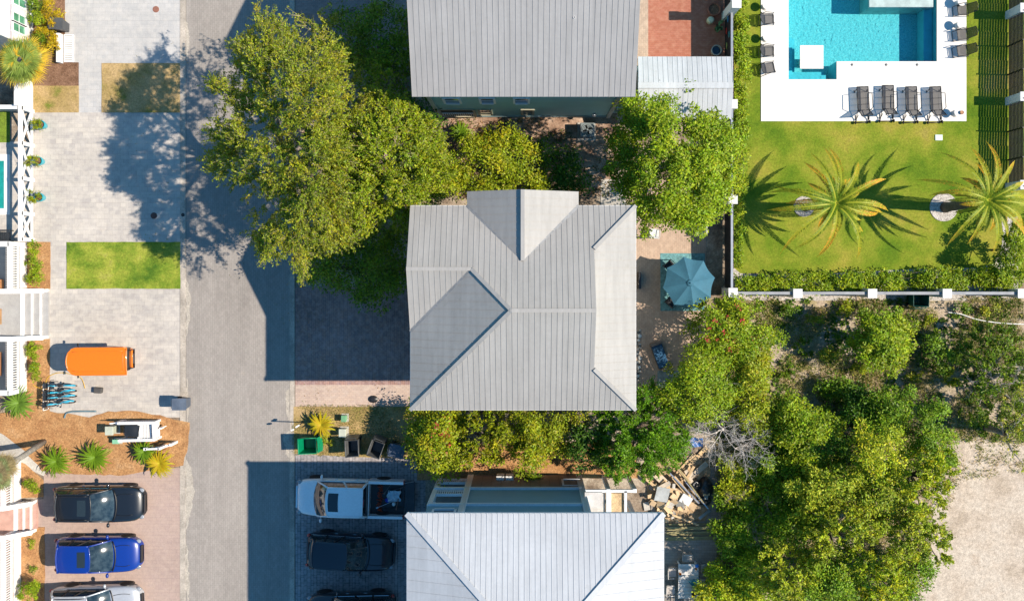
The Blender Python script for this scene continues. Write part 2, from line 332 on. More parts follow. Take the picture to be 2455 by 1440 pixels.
# ---------------------------------------------------------------- swimming pool
PT = M('pool_plaster', (.2,.62,.7), .6, var=.06, vs=2, fine=.05)
m, t, b = newmat('caustic_plaster'); v = coords(t)
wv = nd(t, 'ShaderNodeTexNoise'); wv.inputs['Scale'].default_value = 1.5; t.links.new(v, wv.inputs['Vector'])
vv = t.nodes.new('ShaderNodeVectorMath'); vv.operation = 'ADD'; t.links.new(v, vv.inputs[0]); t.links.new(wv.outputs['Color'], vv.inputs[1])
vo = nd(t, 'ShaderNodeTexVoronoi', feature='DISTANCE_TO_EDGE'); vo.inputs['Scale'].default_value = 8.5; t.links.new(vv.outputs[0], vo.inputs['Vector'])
a = ramp(t, vo.outputs['Distance'], [(0, (.46,.74,.74)), (.1, (.27,.63,.66)), (.4, (.2,.55,.6))])  # pale cell edges paint rippling water light into the floor colour
fin(t, b, mix(t, a, ramp(t, ntex(t, v, 11, 3), [(.35,(.8,.8,.8)),(.7,(1.1,1.1,1.1))]), 1, 'MULTIPLY')); CAUSTP = m
m = bpy.data.materials.new('pool_water'); m.use_nodes = True; t = m.node_tree; t.nodes.clear()
out = t.nodes.new('ShaderNodeOutputMaterial'); tp = t.nodes.new('ShaderNodeBsdfTransparent'); tp.inputs[0].default_value = (.5,.88,.93,1)
gl = t.nodes.new('ShaderNodeBsdfGlossy'); gl.inputs['Roughness'].default_value = .03; fr = t.nodes.new('ShaderNodeFresnel'); fr.inputs[0].default_value = 1.33
mx = t.nodes.new('ShaderNodeMixShader'); v = coords(t); bm_ = t.nodes.new('ShaderNodeBump'); bm_.inputs['Strength'].default_value = .5; bm_.inputs['Distance'].default_value = .03
t.links.new(ntex(t, v, 4.5, 3), bm_.inputs['Height']); t.links.new(bm_.outputs[0], gl.inputs['Normal']); t.links.new(bm_.outputs[0], fr.inputs['Normal'])
t.links.new(fr.outputs[0], mx.inputs[0]); t.links.new(tp.outputs[0], mx.inputs[1]); t.links.new(gl.outputs[0], mx.inputs[2]); t.links.new(mx.outputs[0], out.inputs[0]); WATER = m
pc = P(2080, 60)
pool = E('swimming_pool', 'turquoise swimming pool with a square island table, set in the white deck', 'swimming pool', (pc.x, pc.y, 0))
q = MB(); DP = -1.45
q.add([tuple(P(x, y))[:2]+(DP,) for x, y in POOL], [(5,4,3,2,1,0)]); q.build('pool_floor', CAUSTP, pool)
q = MB(); n = len(POOL)
for i in range(n):
    a = P(*POOL[i]); b_ = P(*POOL[(i+1) % n]); q.add([(a.x,a.y,DP),(b_.x,b_.y,DP),(b_.x,b_.y,.05),(a.x,a.y,.05)], [(0,1,2,3)])
q.build('pool_wall', PT, pool)
q = MB()
def pb(q, x0, y0, x1, y1, z0, z1): q.prism([tuple(P(*p)[:2]) for p in rc(x0,y0,x1,y1)], z0, z1)
pb(q, 2223,-158,2244,147,DP+.01,-.5); q.build('bench', PT, pool); q = MB(); pb(q, 1891,88,1903,190,DP+.01,-.3); pb(q, 1903,178,1984,190,DP+.01,-.3); pb(q, 1903,168,1984,177.5,DP+.01,-.6); pb(q, 1903,88,1912,167,DP+.01,-.6)
q.build('bench', PT, pool)
q = MB(); q.add([tuple(P(x, y))[:2]+(-.06,) for x, y in POOL], [(5,4,3,2,1,0)]); q.build('water', WATER, pool)
q = MB(); pb(q, 2082,-120,2235,19,DP+.01,.14); q.build('spa_platform', M('pale_stone', (.42,.52,.5), .5), pool)
q = MB(); pb(q, 1914,112.5,1969.5,168,.28,.36); c = P(1941, 140); q.lathe((c.x,c.y,DP+.01),[(.25,0),(.25,1.68)],16); q.build('table_top', DECK, pool)
for i, x in enumerate((2042,2124,2198)):
    q = MB(); c = P(x, 156); q.lathe((c.x,c.y,.05),[(.07,0),(.07,.02),(.04,.03)],12)
    tag(q.build('deck_light', GREY), 'small grey fitting in the white deck below the pool edge, '+['left','middle','right'][i]+' of three', 'deck fitting', 'fittings in the pool deck')
# small ground things
def disc(name, label, cat, x, y, r_, m, z=.02, g=None):
    q = MB(); c = P(x, y); q.lathe((c.x,c.y,z),[(r_+.05,-.02),(r_+.05,0),(r_,.008),(r_*.6,.012)],20); return tag(q.build(name, m), label, cat, g)
RUST = M('rusty_iron', (.3,.13,.09), .8)
disc('manhole_cover','rusty round access cover in the grey driveway','manhole cover',374,23,.13,RUST)
disc('manhole_cover','dark round access cover under the tree shade in the cream driveway','manhole cover',369,517,.13,M('brown_iron',(.12,.06,.05),.8))
disc('valve_cover','dark round valve cap in the kerb beside the tree shadow','valve cover',439,515,.05,BLACKM,.035)
q = MB(); pb(q, 2241,323,2259,337,.0,.06); tag(q.build('lawn_hatch', M('pale_plastic',(.62,.75,.68),.6), bevel=.02), 'small square pale hatch in the lawn below the pool deck', 'hatch')
q = MB(); pb(q, 155,84,177,150,.0,.1); o = tag(q.build('ground_grate', WHITE), 'white grate frame set beside the grey driveway under the dark bin', 'drain')
q = MB()
for k in range(12): pb(q, 157, 87+k*5.2, 175.5, 88.2+k*5.2, .1, .115)
q.build('grate_bar', GREY, o)
q = MB(); pb(q, 144,84,152,153,.0,.45); tag(q.build('low_wall', WHITE2), 'low white edging wall beside the grate and the yellow shrubs', 'garden wall')
# ---------------------------------------------------------------- buildings
def roofm(name, c, rough, metal, var=.1):
    m, t, b = newmat(name); v = coords(t)
    a = ramp(t, ntex(t, v, .5, 5), [(.3, tuple(x*(1-var) for x in c)), (.7, c)])
    a = mix(t, a, ramp(t, ntex(t, v, 6, 5, .7), [(.35, (.93,)*3), (.7, (1,)*3)]), 1, 'MULTIPLY')
    v3 = coords(t, 0, (5, .35, .35)); a = mix(t, a, ramp(t, ntex(t, v3, 1, 4, .6), [(.35, (.9,)*3), (.65, (1.03,)*3)]), 1, 'MULTIPLY')
    a = mix(t, a, ramp(t, ntex(t, v, 1.3, 7, .75), [(.6, (1,)*3), (.7, (.84,.83,.8))]), .6, 'MULTIPLY')
    fin(t, b, a, ntex(t, v, 3, 2), .12, .03); b.inputs['Roughness'].default_value = .65; b.inputs['Metallic'].default_value = 0
    b.inputs['Specular IOR Level'].default_value = .25
    return m
ROOFG = roofm('grey_steel_roofing', (.375,.36,.34), .5, .25)
ROOFT = roofm('bluish_steel_roofing', (.36,.35,.345), .5, .25)
ROOFW = roofm('bright_steel_roofing', (.5,.515,.54), .42, .3)
ROOFP = roofm('galvanised_roofing', (.55,.57,.6), .45, .3, .2)
def rplane(sh, rb, poly, down, sp=.25, rw=.018, rh=.015, th=.07):
    poly = [Vector(p) for p in poly]; n = Vector((0,0,0))
    for i in range(len(poly)): n += poly[i].cross(poly[(i+1) % len(poly)])
    n.normalize()
    if n.z < 0: n = -n
    d = Vector((down[0], down[1], 0)); d = (d-n*d.dot(n)).normalized(); a = n.cross(d).normalized()
    sh.slab(poly, th); o = poly[0]
    q = [((p-o).dot(a), (p-o).dot(d)) for p in poly]
    k0 = math.ceil(min(x for x, y in q)/sp); k1 = math.floor(max(x for x, y in q)/sp)
    for k in range(k0, k1+1):
        u = k*sp+.003; xs = []
        for i in range(len(q)):
            (x0, y0), (x1, y1) = q[i], q[(i+1) % len(q)]
            if (x0 <= u < x1) or (x1 <= u < x0): xs.append(y0+(y1-y0)*(u-x0)/(x1-x0))
        xs.sort()
        for i in range(0, len(xs)-1, 2):
            if xs[i+1]-xs[i] > .08:
                rb.bar(o+a*u+d*(xs[i]+.02)+n*rh/2, o+a*u+d*(xs[i+1]+.004)+n*rh/2, rw, rh, up=n)
def gable_pts(rows): return [G(*r) for r in rows]
def caps(parent, name, segs, m, wdt=.2, h=.05):
    for a, b_ in segs: q = MB(); q.bar(G(*a)+Vector((0,0,.035)), G(*b_)+Vector((0,0,.035)), wdt, h); q.build(name, m, parent)
def win(parent, side, p, u, z, w_, h_, frame=WHITE, name='window', panes=True, glass=None, depth=.06):
    # side N/S/E/W: the wall's outward normal; p = wall plane coordinate (m), u = centre along wall, z = sill
    q = MB(); g_ = MB(); t_ = .11
    def bx(mb, du, dz, su, sz, dp, dd):
        if side in 'NS': s_ = 1 if side == 'N' else -1; mb.box((u+du, p+s_*dp, z+dz), (su, dd, sz))
        else: s_ = 1 if side == 'E' else -1; mb.box((p+s_*dp, u+du, z+dz), (dd, su, sz))
    bx(q, -w_/2-t_/2, h_/2, t_, h_+2*t_, depth/2, depth); bx(q, w_/2+t_/2, h_/2, t_, h_+2*t_, depth/2, depth)
    bx(q, 0, h_+t_/2+.001, w_, t_, depth/2, depth-.004); bx(q, 0, -t_/2-.001, w_, t_, depth/2+.02, depth+.04)
    if panes: bx(q, 0, h_/2, w_, .04, depth/2-.008, .03)
    f = q.build(name, frame, parent); bx(g_, 0, h_/2, w_-.002, h_-.002, .011, .018); g_.build('pane', glass or PANE, f)
    return f
SIDING = lambda nm, c: sidm(nm, c)
def sidm(name, c, bh=.15):
    m, t, b = newmat(name); v = coords(t)
    wv = nd(t, 'ShaderNodeTexWave', wave_type='BANDS', bands_direction='Z', wave_profile='SAW'); wv.inputs['Scale'].default_value = 1/(bh*6.28)*3.14159*1.0; wv.inputs['Distortion'].default_value = 0
    t.links.new(v, wv.inputs['Vector'])
    a = ramp(t, ntex(t, v, .9, 3), [(.3, tuple(x*.88 for x in c)), (.7, c)])
    fin(t, b, a, wv.outputs['Fac'], .6, .02); b.inputs['Roughness'].default_value = .75; return m
TEAL = sidm('sage_green_siding', (.3,.56,.56)); BLUES = sidm('blue_grey_siding', (.2,.38,.47)); BROWNW = M('taupe_panel', (.2,.17,.155), .7, var=.08)
SIDEW = sidm('white_siding', (.78,.78,.76), .2); SAGE = sidm('pale_sage_siding', (.4,.43,.38))
def walls(parent, x0, x1, y0, y1, z1, m, name='wall', trim=WHITE, z0=0):
    q = MB(); a = G(x0, y1, 0); b_ = G(x1, y0, 0)
    q.box(((a.x+b_.x)/2, (a.y+b_.y)/2, (z0+z1)/2), (b_.x-a.x, b_.y-a.y, z1-z0)); o = q.build(name, m, parent)
    for x in (a.x, b_.x):
        for y in (a.y, b_.y): q = MB(); q.box((x, y, (z0+z1)/2-.003), (.2, .2, z1-z0-.01)); q.build('corner_trim', trim, parent)
    return o
def multiwin(parent, side, x0, x1, y0, y1, zs, n, w_=.9, h_=1.5):
    a = G(x0, y1, 0); b_ = G(x1, y0, 0)
    for z in zs:
        for k in range(n):
            f = (k+.5)/n
            if side in 'NS': win(parent, side, b_.y if side == 'N' else a.y, a.x+(b_.x-a.x)*f, z, w_, h_)
            else: win(parent, side, b_.x if side == 'E' else a.x, a.y+(b_.y-a.y)*f, z, w_, h_)
# --- the house in the middle of the picture
e = 391; c0 = G(-7, 91)
HC = E('grey_roof_house', 'centre house under a grey metal hip roof with north and west gables', 'house', (c0.x, c0.y, 0))
walls(HC, -208, 193, -90, 270, (e-6)/K, SAGE)
q = MB(); a = G(-95, -90); b_ = G(79, -118); q.box(((a.x+b_.x)/2, (a.y+b_.y)/2, (e-8)/K/2), (b_.x-a.x, b_.y-a.y, (e-8)/K)); q.build('gable_bay', SAGE, HC)
for s_, nn in (('E', 4), ('W', 3), ('S', 4)): multiwin(HC, s_, -208, 193, -90, 270, (1.0, 4.0, 6.9), nn)
multiwin(HC, 'N', -95, 79, -118, -90, (1.0, 4.0, 6.9), 2)
sh = MB(); rb = MB(); zN = lambda Y: e+.5*(Y+112)
ridge = zN(91); M_ = [(-232,-112),(-119,-112),(-8,-1),(103,-112),(217,-112),(128,-23),(131,-26),(131,91),(-29,91),(-107,13),(-232,13)]
rplane(sh, rb, gable_pts([(x, y, zN(y)) for x, y in M_ if (x, y) != (128,-23)]), (0, 1))
rplane(sh, rb, gable_pts([(-232,294,e),(217,294,e),(131,208,e+43),(131,91,ridge),(-29,91,ridge)]), (0, -1))
rplane(sh, rb, gable_pts([(-232,138,e),(-107,13,e+62.5),(-29,91,ridge),(-232,294,e)]), (-1, 0), .36, .02, .018)
rplane(sh, rb, gable_pts([(-232,13,e+62.5),(-107,13,e+62.5),(-232,138,e)]), (0, -1))
rplane(sh, rb, gable_pts([(217,-112,e),(217,294,e),(131,208,e+43),(131,-26,e+43)]), (1, 0), .36, .02, .018)
rplane(sh, rb, gable_pts([(-119,-140,e),(-8,-140,e+55.5),(-8,-1,e+55.5),(-119,-112,e)]), (-1, 0), .36, .02, .018)
rplane(sh, rb, gable_pts([(103,-140,e),(-8,-140,e+55.5),(-8,-1,e+55.5),(103,-112,e)]), (1, 0), .36, .02, .018)
ro = sh.build('roof', ROOFG, HC); rb.build('seam', ROOFG, ro)
caps(HC, 'ridge_cap', [((-232,13,e+62.5),(-107,13,e+62.5)),((-107,13,e+62.5),(-29,91,ridge)),((-29,91,ridge),(131,91,ridge)),((-8,-140,e+55.5),(-8,-3,e+55.5)),((-232,294,e),(-29,91,ridge)),((217,294,e),(131,208,e+43)),((217,-112,e),(131,-26,e+43))], ROOFG, .17)
caps(HC, 'valley', [((-119,-112,e-1),(-8,-1,e+53.5)),((103,-112,e-1),(-8,-1,e+53.5)),((-232,138,e-1),(-107,13,e+61))], M('valley_flashing', (.3,.3,.3), .5, .3), .14, .03)
q = MB(); q.add([G(129,-26,e+41),G(129,208,e+41),G(129,91,ridge-3)], [(0,1,2)]); q.add([G(-226,-100,e),G(-226,126,e),G(-226,13,e+56)], [(0,1,2)]); q.add([G(-106,-136,e),G(90,-136,e),G(-8,-136,e+49)], [(0,1,2)]); q.build('gable_wall', SAGE, HC)
caps(HC, 'fascia', [((-232,-112,e-6),(-119,-112,e-6)),((103,-112,e-6),(217,-112,e-6)),((217,-112,e-6),(217,294,e-6)),((217,294,e-6),(-232,294,e-6)),((-232,294,e-6),(-232,138,e-6))], WHITE, .03, .16)
# --- house at the top
e = 400; c0 = G(-6, -518)
HT = E('sage_green_house', 'sage green house at the top edge under a wide grey metal roof of vertical seams', 'house', (c0.x, c0.y, 0))
X0, X1, Y0, Y1 = -206, 194, -688, -348
walls(HT, X0, X1, Y0, Y1, (e-4)/K, TEAL, trim=SAGE)
p = G(0, Y1).y
def wpx(side, x0, x1, z0, z1, **kw):        # by px at wall plane
    return win(HT, side, p, G((x0+x1)/2, 0).x, z0/K, (x1-x0)/K, (z1-z0)/K, **kw)
CREAMT = M('cream_trim', (.42,.38,.27), .7)
wpx('S', -108, -85, 46, 110, frame=CREAMT); wpx('S', -9, 13, 46, 110, frame=CREAMT)
wpx('S', -176, -146, 205, 262); wpx('S', -98, -72, 205, 262); wpx('S', -25, 2, 205, 262)
dk = M('porch_shade_sheet', (.03,.03,.03), .9)  # near-black sheet standing in for the shade inside the open porch
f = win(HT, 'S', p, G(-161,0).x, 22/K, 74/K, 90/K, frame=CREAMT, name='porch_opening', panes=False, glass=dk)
q = MB()
for k in range(15): q.box((G(-196+k*5,0).x, p-.035, 45/K), (.03,.03,38/K))
q.box((G(-161,0).x, p-.035, 66/K), (72/K,.06,.05)); q.build('railing', WHITE, f)
q = MB(); a = G(X0, Y1); b_ = G(X1, Y1); q.box(((a.x+b_.x)/2, p-.02, .18), (b_.x-a.x+.1, .05, .3)); q.build('skirt_board', M('teal_trim', (.3,.4,.4), .7), HT)
q = MB(); q.ell((G(158,0).x, p-.1, 1.25), (.12,.1,.12)); q.build('wall_lamp', ALU, HT)
for s_, nn in (('E', 3), ('W', 3), ('N', 4)): multiwin(HT, s_, X0, X1, Y0, Y1, (1.0, 4.6), nn)
sh = MB(); rb = MB(); rz_ = e+.487*191
rplane(sh, rb, gable_pts([(-227,-327,e),(215,-327,e),(215,-518,rz_),(-227,-518,rz_)]), (0, -1), .252)
rplane(sh, rb, gable_pts([(-227,-709,e),(215,-709,e),(215,-518,rz_),(-227,-518,rz_)]), (0, 1), .252)
ro = sh.build('roof', ROOFT, HT); rb.build('seam', ROOFT, ro)
caps(HT, 'ridge_cap', [((-227,-518,rz_),(215,-518,rz_))], ROOFT, .25)
q = MB()
for x in (X0+3, X1-3): q.add([G(x,Y0,e-6),G(x,Y1,e-6),G(x,-518,rz_-8)], [(0,1,2)])
q.build('gable_wall', TEAL, HT)
q = MB(); c = P(1376, 46, 10.6); q.lathe((c.x,c.y,10.3),[(.14,0),(.13,.05),(.055,.09),(.055,.62),(.045,.62),(.04,.2)],12); q.build('vent_pipe', WHITE2, HT)
# carport between that house and the garden fence
hz = 115; rz2 = 135
cp = E('carport', 'small lean-to shelter with a pale ribbed metal gable roof beside the garden fence', 'carport', tuple(P(1643,210)))
def PX(px, py, z): return P(px, py, z/K)
sh = MB(); rb = MB()
rplane(sh, rb, [PX(1530,136,hz),PX(1756,136,hz),PX(1758,205,rz2),PX(1530,205,rz2)], (0, 1), .26)
rplane(sh, rb, [PX(1530,282,hz),PX(1753,286,hz),PX(1758,205,rz2),PX(1530,205,rz2)], (0, -1), .26)
ro = sh.build('roof', ROOFP, cp); rb.build('seam', ROOFP, ro)
q = MB(); q.bar(PX(1530,205,rz2+2), PX(1758,205,rz2+2), .3, .04); q.build('ridge_cap', ROOFP, cp)
for x in (1542, 1742):
    for y in (146, 276): q = MB(); c = PX(x, y, hz-3); q.box((c.x, c.y, (hz-5)/K/2), (.14,.14,(hz-5)/K)); q.build('post', WHITE, cp)
# --- house at the bottom with porches
e = 432; c0 = G(16, 700)
HB = E('bright_roof_house', 'blue grey house at the bottom edge under a bright metal hip roof', 'house', (c0.x, c0.y, 0))
Y1 = 1128; yN = G(0, 512).y
walls(HB, -134, 124, 512, Y1, (e-4)/K, BLUES)
q = MB(); a = G(-134, 510.5); b_ = G(124, 510.5); q.box(((a.x+b_.x)/2, a.y, 1.5), (b_.x-a.x-.2, .07, 3.0)); q.build('ground_floor_panel', BROWNW, HB)
q = MB()
for k in range(11): q.box((a.x+.7+k*.52, a.y+.04, 1.5), (.025,.02,2.9))
q.build('panel_joint', M('dark_joint', (.1,.085,.08)), HB)
BLW = M('white_trim_paint', (.72,.75,.78), .6, var=.04)
for z in (3.15, 6.5): q = MB(); q.box((G(-42,0).x, yN+.05, z), (332/K, .12, .22)); q.build('band_board', BLW, HB)
for x in (-134, 124): q = MB(); q.box((G(x,0).x, yN+.03, (e-6)/K/2), (.32,.14,(e-6)/K)); q.build('corner_board', BLW, HB)
# upper storey over west porch
q = MB(); a = G(-208, 512); b_ = G(-134.5, 700); q.box(((a.x+b_.x)/2, (a.y+b_.y)/2, (6.6+(e-5)/K)/2), (b_.x-a.x, b_.y-a.y-.004, (e-5)/K-6.6)); q.build('upper_room', BLUES, HB)
win(HB, 'N', yN, G(-170,0).x, 7.5, .95, 1.5, frame=BLW)
DKF = M('deck_board', (.3,.27,.24), .8)
for zf in (.5, 3.15):
    q = MB(); q.box((G(-171,0).x, G(0,606).y, zf), (73/K, 186/K, .16)); q.build('porch_floor', DKF, HB)
    r_ = MB(); y_ = yN-.04; a = G(-205,0).x; b_ = G(-138,0).x
    r_.bar((a,y_,zf+1.05),(b_,y_,zf+1.05),.14,.09); r_.bar((a,y_,zf+.2),(b_,y_,zf+.2),.07,.07)
    for k in range(14): x = a+(b_-a)*(k+.5)/14; r_.box((x,y_,zf+.62),(.05,.05,.8))
    x_ = G(-206,0).x
    r_.bar((x_,y_,zf+1.05),(x_,G(0,690).y,zf+1.05),.14,.09)
    for k in range(34): r_.box((x_, y_-.1-k*.12, zf+.62),(.05,.05,.8))
    r_.build('railing', BLW, HB)
q = MB()
for y in (512, 600, 694): q.box((G(-206,0).x, G(0,y).y-.1, 3.2), (.24,.24,6.5))
q.build('porch_column', BLW, HB)
# east porch frame, open to the sky below the eave
dz = [(.35, 'ground'), (3.1, 'mid'), (6.3, 'top')]
q = MB(); q.box((G(150,0).x, G(0,545).y, 3.2), (52/K, 50/K, .12)); q.build('porch_deck', M('pale_decking', (.6,.56,.52), .7), HB)
q = MB(); q.box((G(198,0).x, G(0,545).y, 3.2), (40/K, 50/K, .1)); q.build('plywood_deck', WOODL, HB)
q = MB()
for (x0, y0, x1, y1, z, w_) in ((124,514,243,514,3.3,.14),(124,575,260,575,3.3,.2),(184,514,184,575,3.32,.26),(222,514,222,575,3.3,.14),(124,530,140,530,3.9,.9)):
    q.bar(G(x0,y0,z*K), G(x1,y1,z*K), w_, .16)
q.build('porch_beam', BLW, HB)
q = MB()
for x, y in ((243,514),(243,575),(184,514),(184,640),(243,640)): c = G(x, y); q.box((c.x, c.y, (e-8)/K/2 if y > 520 else 1.65), (.2,.2,(e-8)/K if y > 520 else 3.3))
q.build('porch_post', BLW, HB)
q = MB(); q.box((G(145,0).x, yN-.1, 5.0), (38/K,.8,.12)); q.build('small_canopy', M('pale_board',(.6,.57,.55),.7), HB)
win(HB, 'N', yN+.03, G(105,0).x, 1.3, .9, 1.2, frame=BLW)
q = MB(); q.box((G(184,0).x, G(0,607).y, 6.5), (118/K, 60/K, .14)); q.build('balcony_floor', BLW, HB)
r_ = MB(); r_.bar(G(126,577,7.5*K), G(243,577,7.5*K), .1, .08); r_.bar(G(126,577,6.7*K), G(243,577,6.7*K), .08, .06)
for k in range(22): c = G(128+k*5.3, 577); r_.box((c.x,c.y,7.1),(.04,.04,.8))
r_.build('balcony_railing', BLW, HB)
for s_, nn in (('E', 4), ('W', 4), ('S', 4)): multiwin(HB, s_, -134, 124, 560, Y1, (1.0, 4.2, 7.3), nn)
sh = MB(); rb = MB(); rr = e+.333*250.5; A = (-234,489,e); B_ = (267,489,e); C_ = (267,1150,e); D_ = (-234,1150,e); R1 = (16.5,739.5,rr); R2 = (16.5,899.5,rr)
rplane(sh, rb, gable_pts([A,B_,R1]), (0,1), .243); rplane(sh, rb, gable_pts([D_,C_,R2]), (0,-1), .243)
rplane(sh, rb, gable_pts([A,R1,R2,D_]), (-1,0), .5, .02, .02); rplane(sh, rb, gable_pts([B_,R1,R2,C_]), (1,0), .42, .025, .025)
ro = sh.build('roof', ROOFW, HB); rb.build('seam', ROOFW, ro)
caps(HB, 'ridge_cap', [(A,R1),(B_,R1),(R1,R2),(D_,R2),(C_,R2)], ROOFW, .24)
caps(HB, 'fascia', [((-234,489,e-7),(267,489,e-7)),((267,489,e-7),(267,1150,e-7)),((-234,489,e-7),(-234,1150,e-7))], BLW, .03, .16)
q = MB()
for x in (1200, 1222): c = P(x, 1147, .9); q.box((c.x, c.y+.12, 1.0), (.42,.24,.7))
q.build('meter_box', WHITE2, HB)
# ---------------------------------------------------------------- houses along the left edge (mostly outside the frame)
HA = E('white_siding_house', 'white clapboard house in the top left corner with green tinted windows', 'house', tuple(G(-1300,-650)))
q = MB(); a = G(-1183,-510); b_ = G(-1700,-950); q.box(((a.x+b_.x)/2,(a.y+b_.y)/2,3.1),(abs(a.x-b_.x),abs(a.y-b_.y),6.2)); q.build('wall', SIDEW, HA)
GREENP = M('green_window_glass', (.12,.36,.22), .2, var=.2, spec=.8)
for yy in (-543, -565, -605, -627, -680, -702): win(HA, 'E', a.x, G(0,yy).y, .95, .44, 1.2, glass=GREENP)
q = MB(); q.box((a.x+.03, (a.y+b_.y)/2, 2.42), (.06, abs(a.y-b_.y), .12)); q.build('band_board', M('mauve_trim',(.5,.46,.5),.6), HA)
sh = MB(); rb = MB(); rplane(sh, rb, [G(-1190,-500,6.2*K),G(-1190,-960,6.2*K),G(-1440,-960,8.6*K),G(-1440,-500,8.6*K)], (1,0), .4); rplane(sh, rb, [G(-1710,-500,6.2*K),G(-1710,-960,6.2*K),G(-1440,-960,8.6*K),G(-1440,-500,8.6*K)], (-1,0), .4); sh.build('roof', ROOFP, HA)
PORCHG = M('grey_porch_boards', (.4,.39,.38), .75, var=.06); 
def side_house(name, label, y0, y1, floorm, stairs, zf=.62):
    h = E(name, label, 'house', tuple(G(-1300,(y0+y1)/2)))
    q = MB(); a = G(-1330, y0); b_ = G(-1800, y1); q.box(((a.x+b_.x)/2,(a.y+b_.y)/2,3.1),(abs(a.x-b_.x),abs(a.y-b_.y),6.2)); q.build('wall', SIDEW, h)
    for k in range(3): win(h, 'E', a.x, G(0,y0+(y1-y0)*(k+.5)/3).y, 1.5, 1.0, 1.5)
    sh = MB(); rb = MB(); rplane(sh, rb, [G(-1215,y0-15,6.3*K),G(-1215,y1+15,6.3*K),G(-1530,y1+15,8.8*K),G(-1530,y0-15,8.8*K)], (1,0), .4); rplane(sh, rb, [G(-1830,y0-15,6.3*K),G(-1830,y1+15,6.3*K),G(-1530,y1+15,8.8*K),G(-1530,y0-15,8.8*K)], (-1,0), .4); sh.build('roof', ROOFP, h)
    q = MB(); a = G(stairs[3], y0); b_ = G(-1329, y1); q.box(((a.x+b_.x)/2,(a.y+b_.y)/2,zf/2),(abs(a.x-b_.x),abs(a.y-b_.y),zf)); q.build('porch_floor', [floorm], h)
    xr = stairs[3]-2; s0, s1, s2, _ = stairs
    for ya, yb in ((y0+2, s0-4), (s1+4, y1-2)):
        if yb-ya < 12: continue
        q = MB()
        A_ = G(xr, ya, (zf+.92)*K); B2 = G(xr, yb, (zf+.92)*K); q.bar(A_, B2, .26, .1); q.bar(G(xr, ya, (zf+.12)*K), G(xr, yb, (zf+.12)*K), .1, .08)
        n = int(abs(A_.y-B2.y)/.135)
        for k in range(n): q.box((A_.x, A_.y-(k+.5)*.135, zf+.5), (.07,.06,.75))
        q.build('railing', WHITE, h)
    q = MB(); q.box((G(xr+4,0).x, G(0,(y0+y1)/2).y, zf/2), (.06, (y1-y0)/K+.02, zf+.02)); q.build('porch_skirt', WHITE2, h)
    # steps down to the drive
    n = 3; st = MB(); rs = MB(); dx = (s2-stairs[3])/n
    for k in range(n):
        zt = zf*(1-(k+1)/(n+1)); xa = stairs[3]+5+k*dx; xb = xa+dx
        A_ = G(xa, s0+3); B2 = G(xb, s1-3); st.box(((A_.x+B2.x)/2,(A_.y+B2.y)/2,zt/2),(abs(B2.x-A_.x),abs(A_.y-B2.y),zt)); rs.box((A_.x+.02,(A_.y+B2.y)/2,zt+zf/8),(.07,abs(A_.y-B2.y),zf/4-.012))
    st.build('step', floorm, h); rs.build('riser', WHITE, h)
    for yy in (s0, s1):
        q = MB(); q.bar(G(-1263, yy, (zf+.95)*K), G(stairs[3], yy, (zf+.95)*K), .26, .12); q.bar(G(stairs[3], yy, (zf+.93)*K), G(s2+3, yy, .62*K), .24, .12); q.bar(G(s2-2, yy, 0), G(s2-2, yy, .66*K), .18)
        q.bar(G(stairs[3], yy, (zf+.1)*K), G(s2, yy, .16*K), .08, .3); q.bar(G(stairs[3], yy, 0), G(stairs[3], yy, (zf+1.02)*K), .22)
        for k in range(5): xx = stairs[3]+(s2-stairs[3])*(k+.5)/5; q.bar(G(xx, yy, .12*K), G(xx, yy, (zf*(1-k/5)+.75)*K), .05)
        q.build('stair_handrail', WHITE, h)
    for yy in (y0+2, y1-2):
        q = MB(); q.bar(G(-1263-40, yy, (zf+.95)*K), G(xr, yy, (zf+.95)*K), .28, .14); q.bar(G(xr, yy, 0), G(xr, yy, (zf+1.02)*K), .24); q.build('side_rail', WHITE, h)
    return h
side_house('grey_porch_house', 'white house on the left edge with grey porch boards and broad steps', -44, 306, PORCHG, (68, 179, -1149, -1201))
side_house('brick_porch_house', 'white house in the bottom left corner with a pink porch and steep rails', 470, 1100, M('pink_porch_brick', (.55,.33,.27), .8, var=.1), (572, 640, -1176, -1215), .7)
# X-braced white fence of the left pool yard
xf = E('white_fence', 'white fence with crossed braces between the left pool yard and the cream driveway', 'fence', tuple(P(78,400)))
hf = 1.32; q = MB(); B1 = MB(); xs = 79
ys = [268, 350, 432, 514, 575]
q.bar(P(xs,262)+Vector((0,0,hf)), P(xs,578)+Vector((0,0,hf)), .2, .12); q.bar(P(xs,262)+Vector((0,0,.12)), P(xs,578)+Vector((0,0,.12)), .1, .1)
q.build('rail', WHITE, xf)
for y in ys: q = MB(); c = P(xs, y); q.box((c.x, c.y, (hf+.08)/2), (.2,.2,hf+.08)); q.build('post', WHITE, xf)
for i in range(4):
    q = MB(); a = P(xs,ys[i]); b_ = P(xs,ys[i+1]); q.bar(a+Vector((0,0,.15)), b_+Vector((0,0,hf-.08)), .09); q.bar(b_+Vector((.012,0,.15)), a+Vector((.012,0,hf-.08)), .085); q.build('cross_brace', WHITE, xf)
sf = E('white_panel_fence', 'solid white fence panel under the fan palm joining the crossed brace fence', 'fence', tuple(P(74,235)))
q = MB(); q.prism([tuple(P(*p)[:2]) for p in rc(73,196,80,262)], 0, 1.55); q.build('panel', WHITE2, sf)
q = MB(); q.bar(P(76,196)+Vector((0,0,1.6)), P(76,264)+Vector((0,0,1.6)), .22, .1); q.build('cap_rail', WHITE, sf)
nf = E('yard_fence', 'white fence with grey boards running from the left edge to the crossed brace fence', 'fence', tuple(P(30,268)))
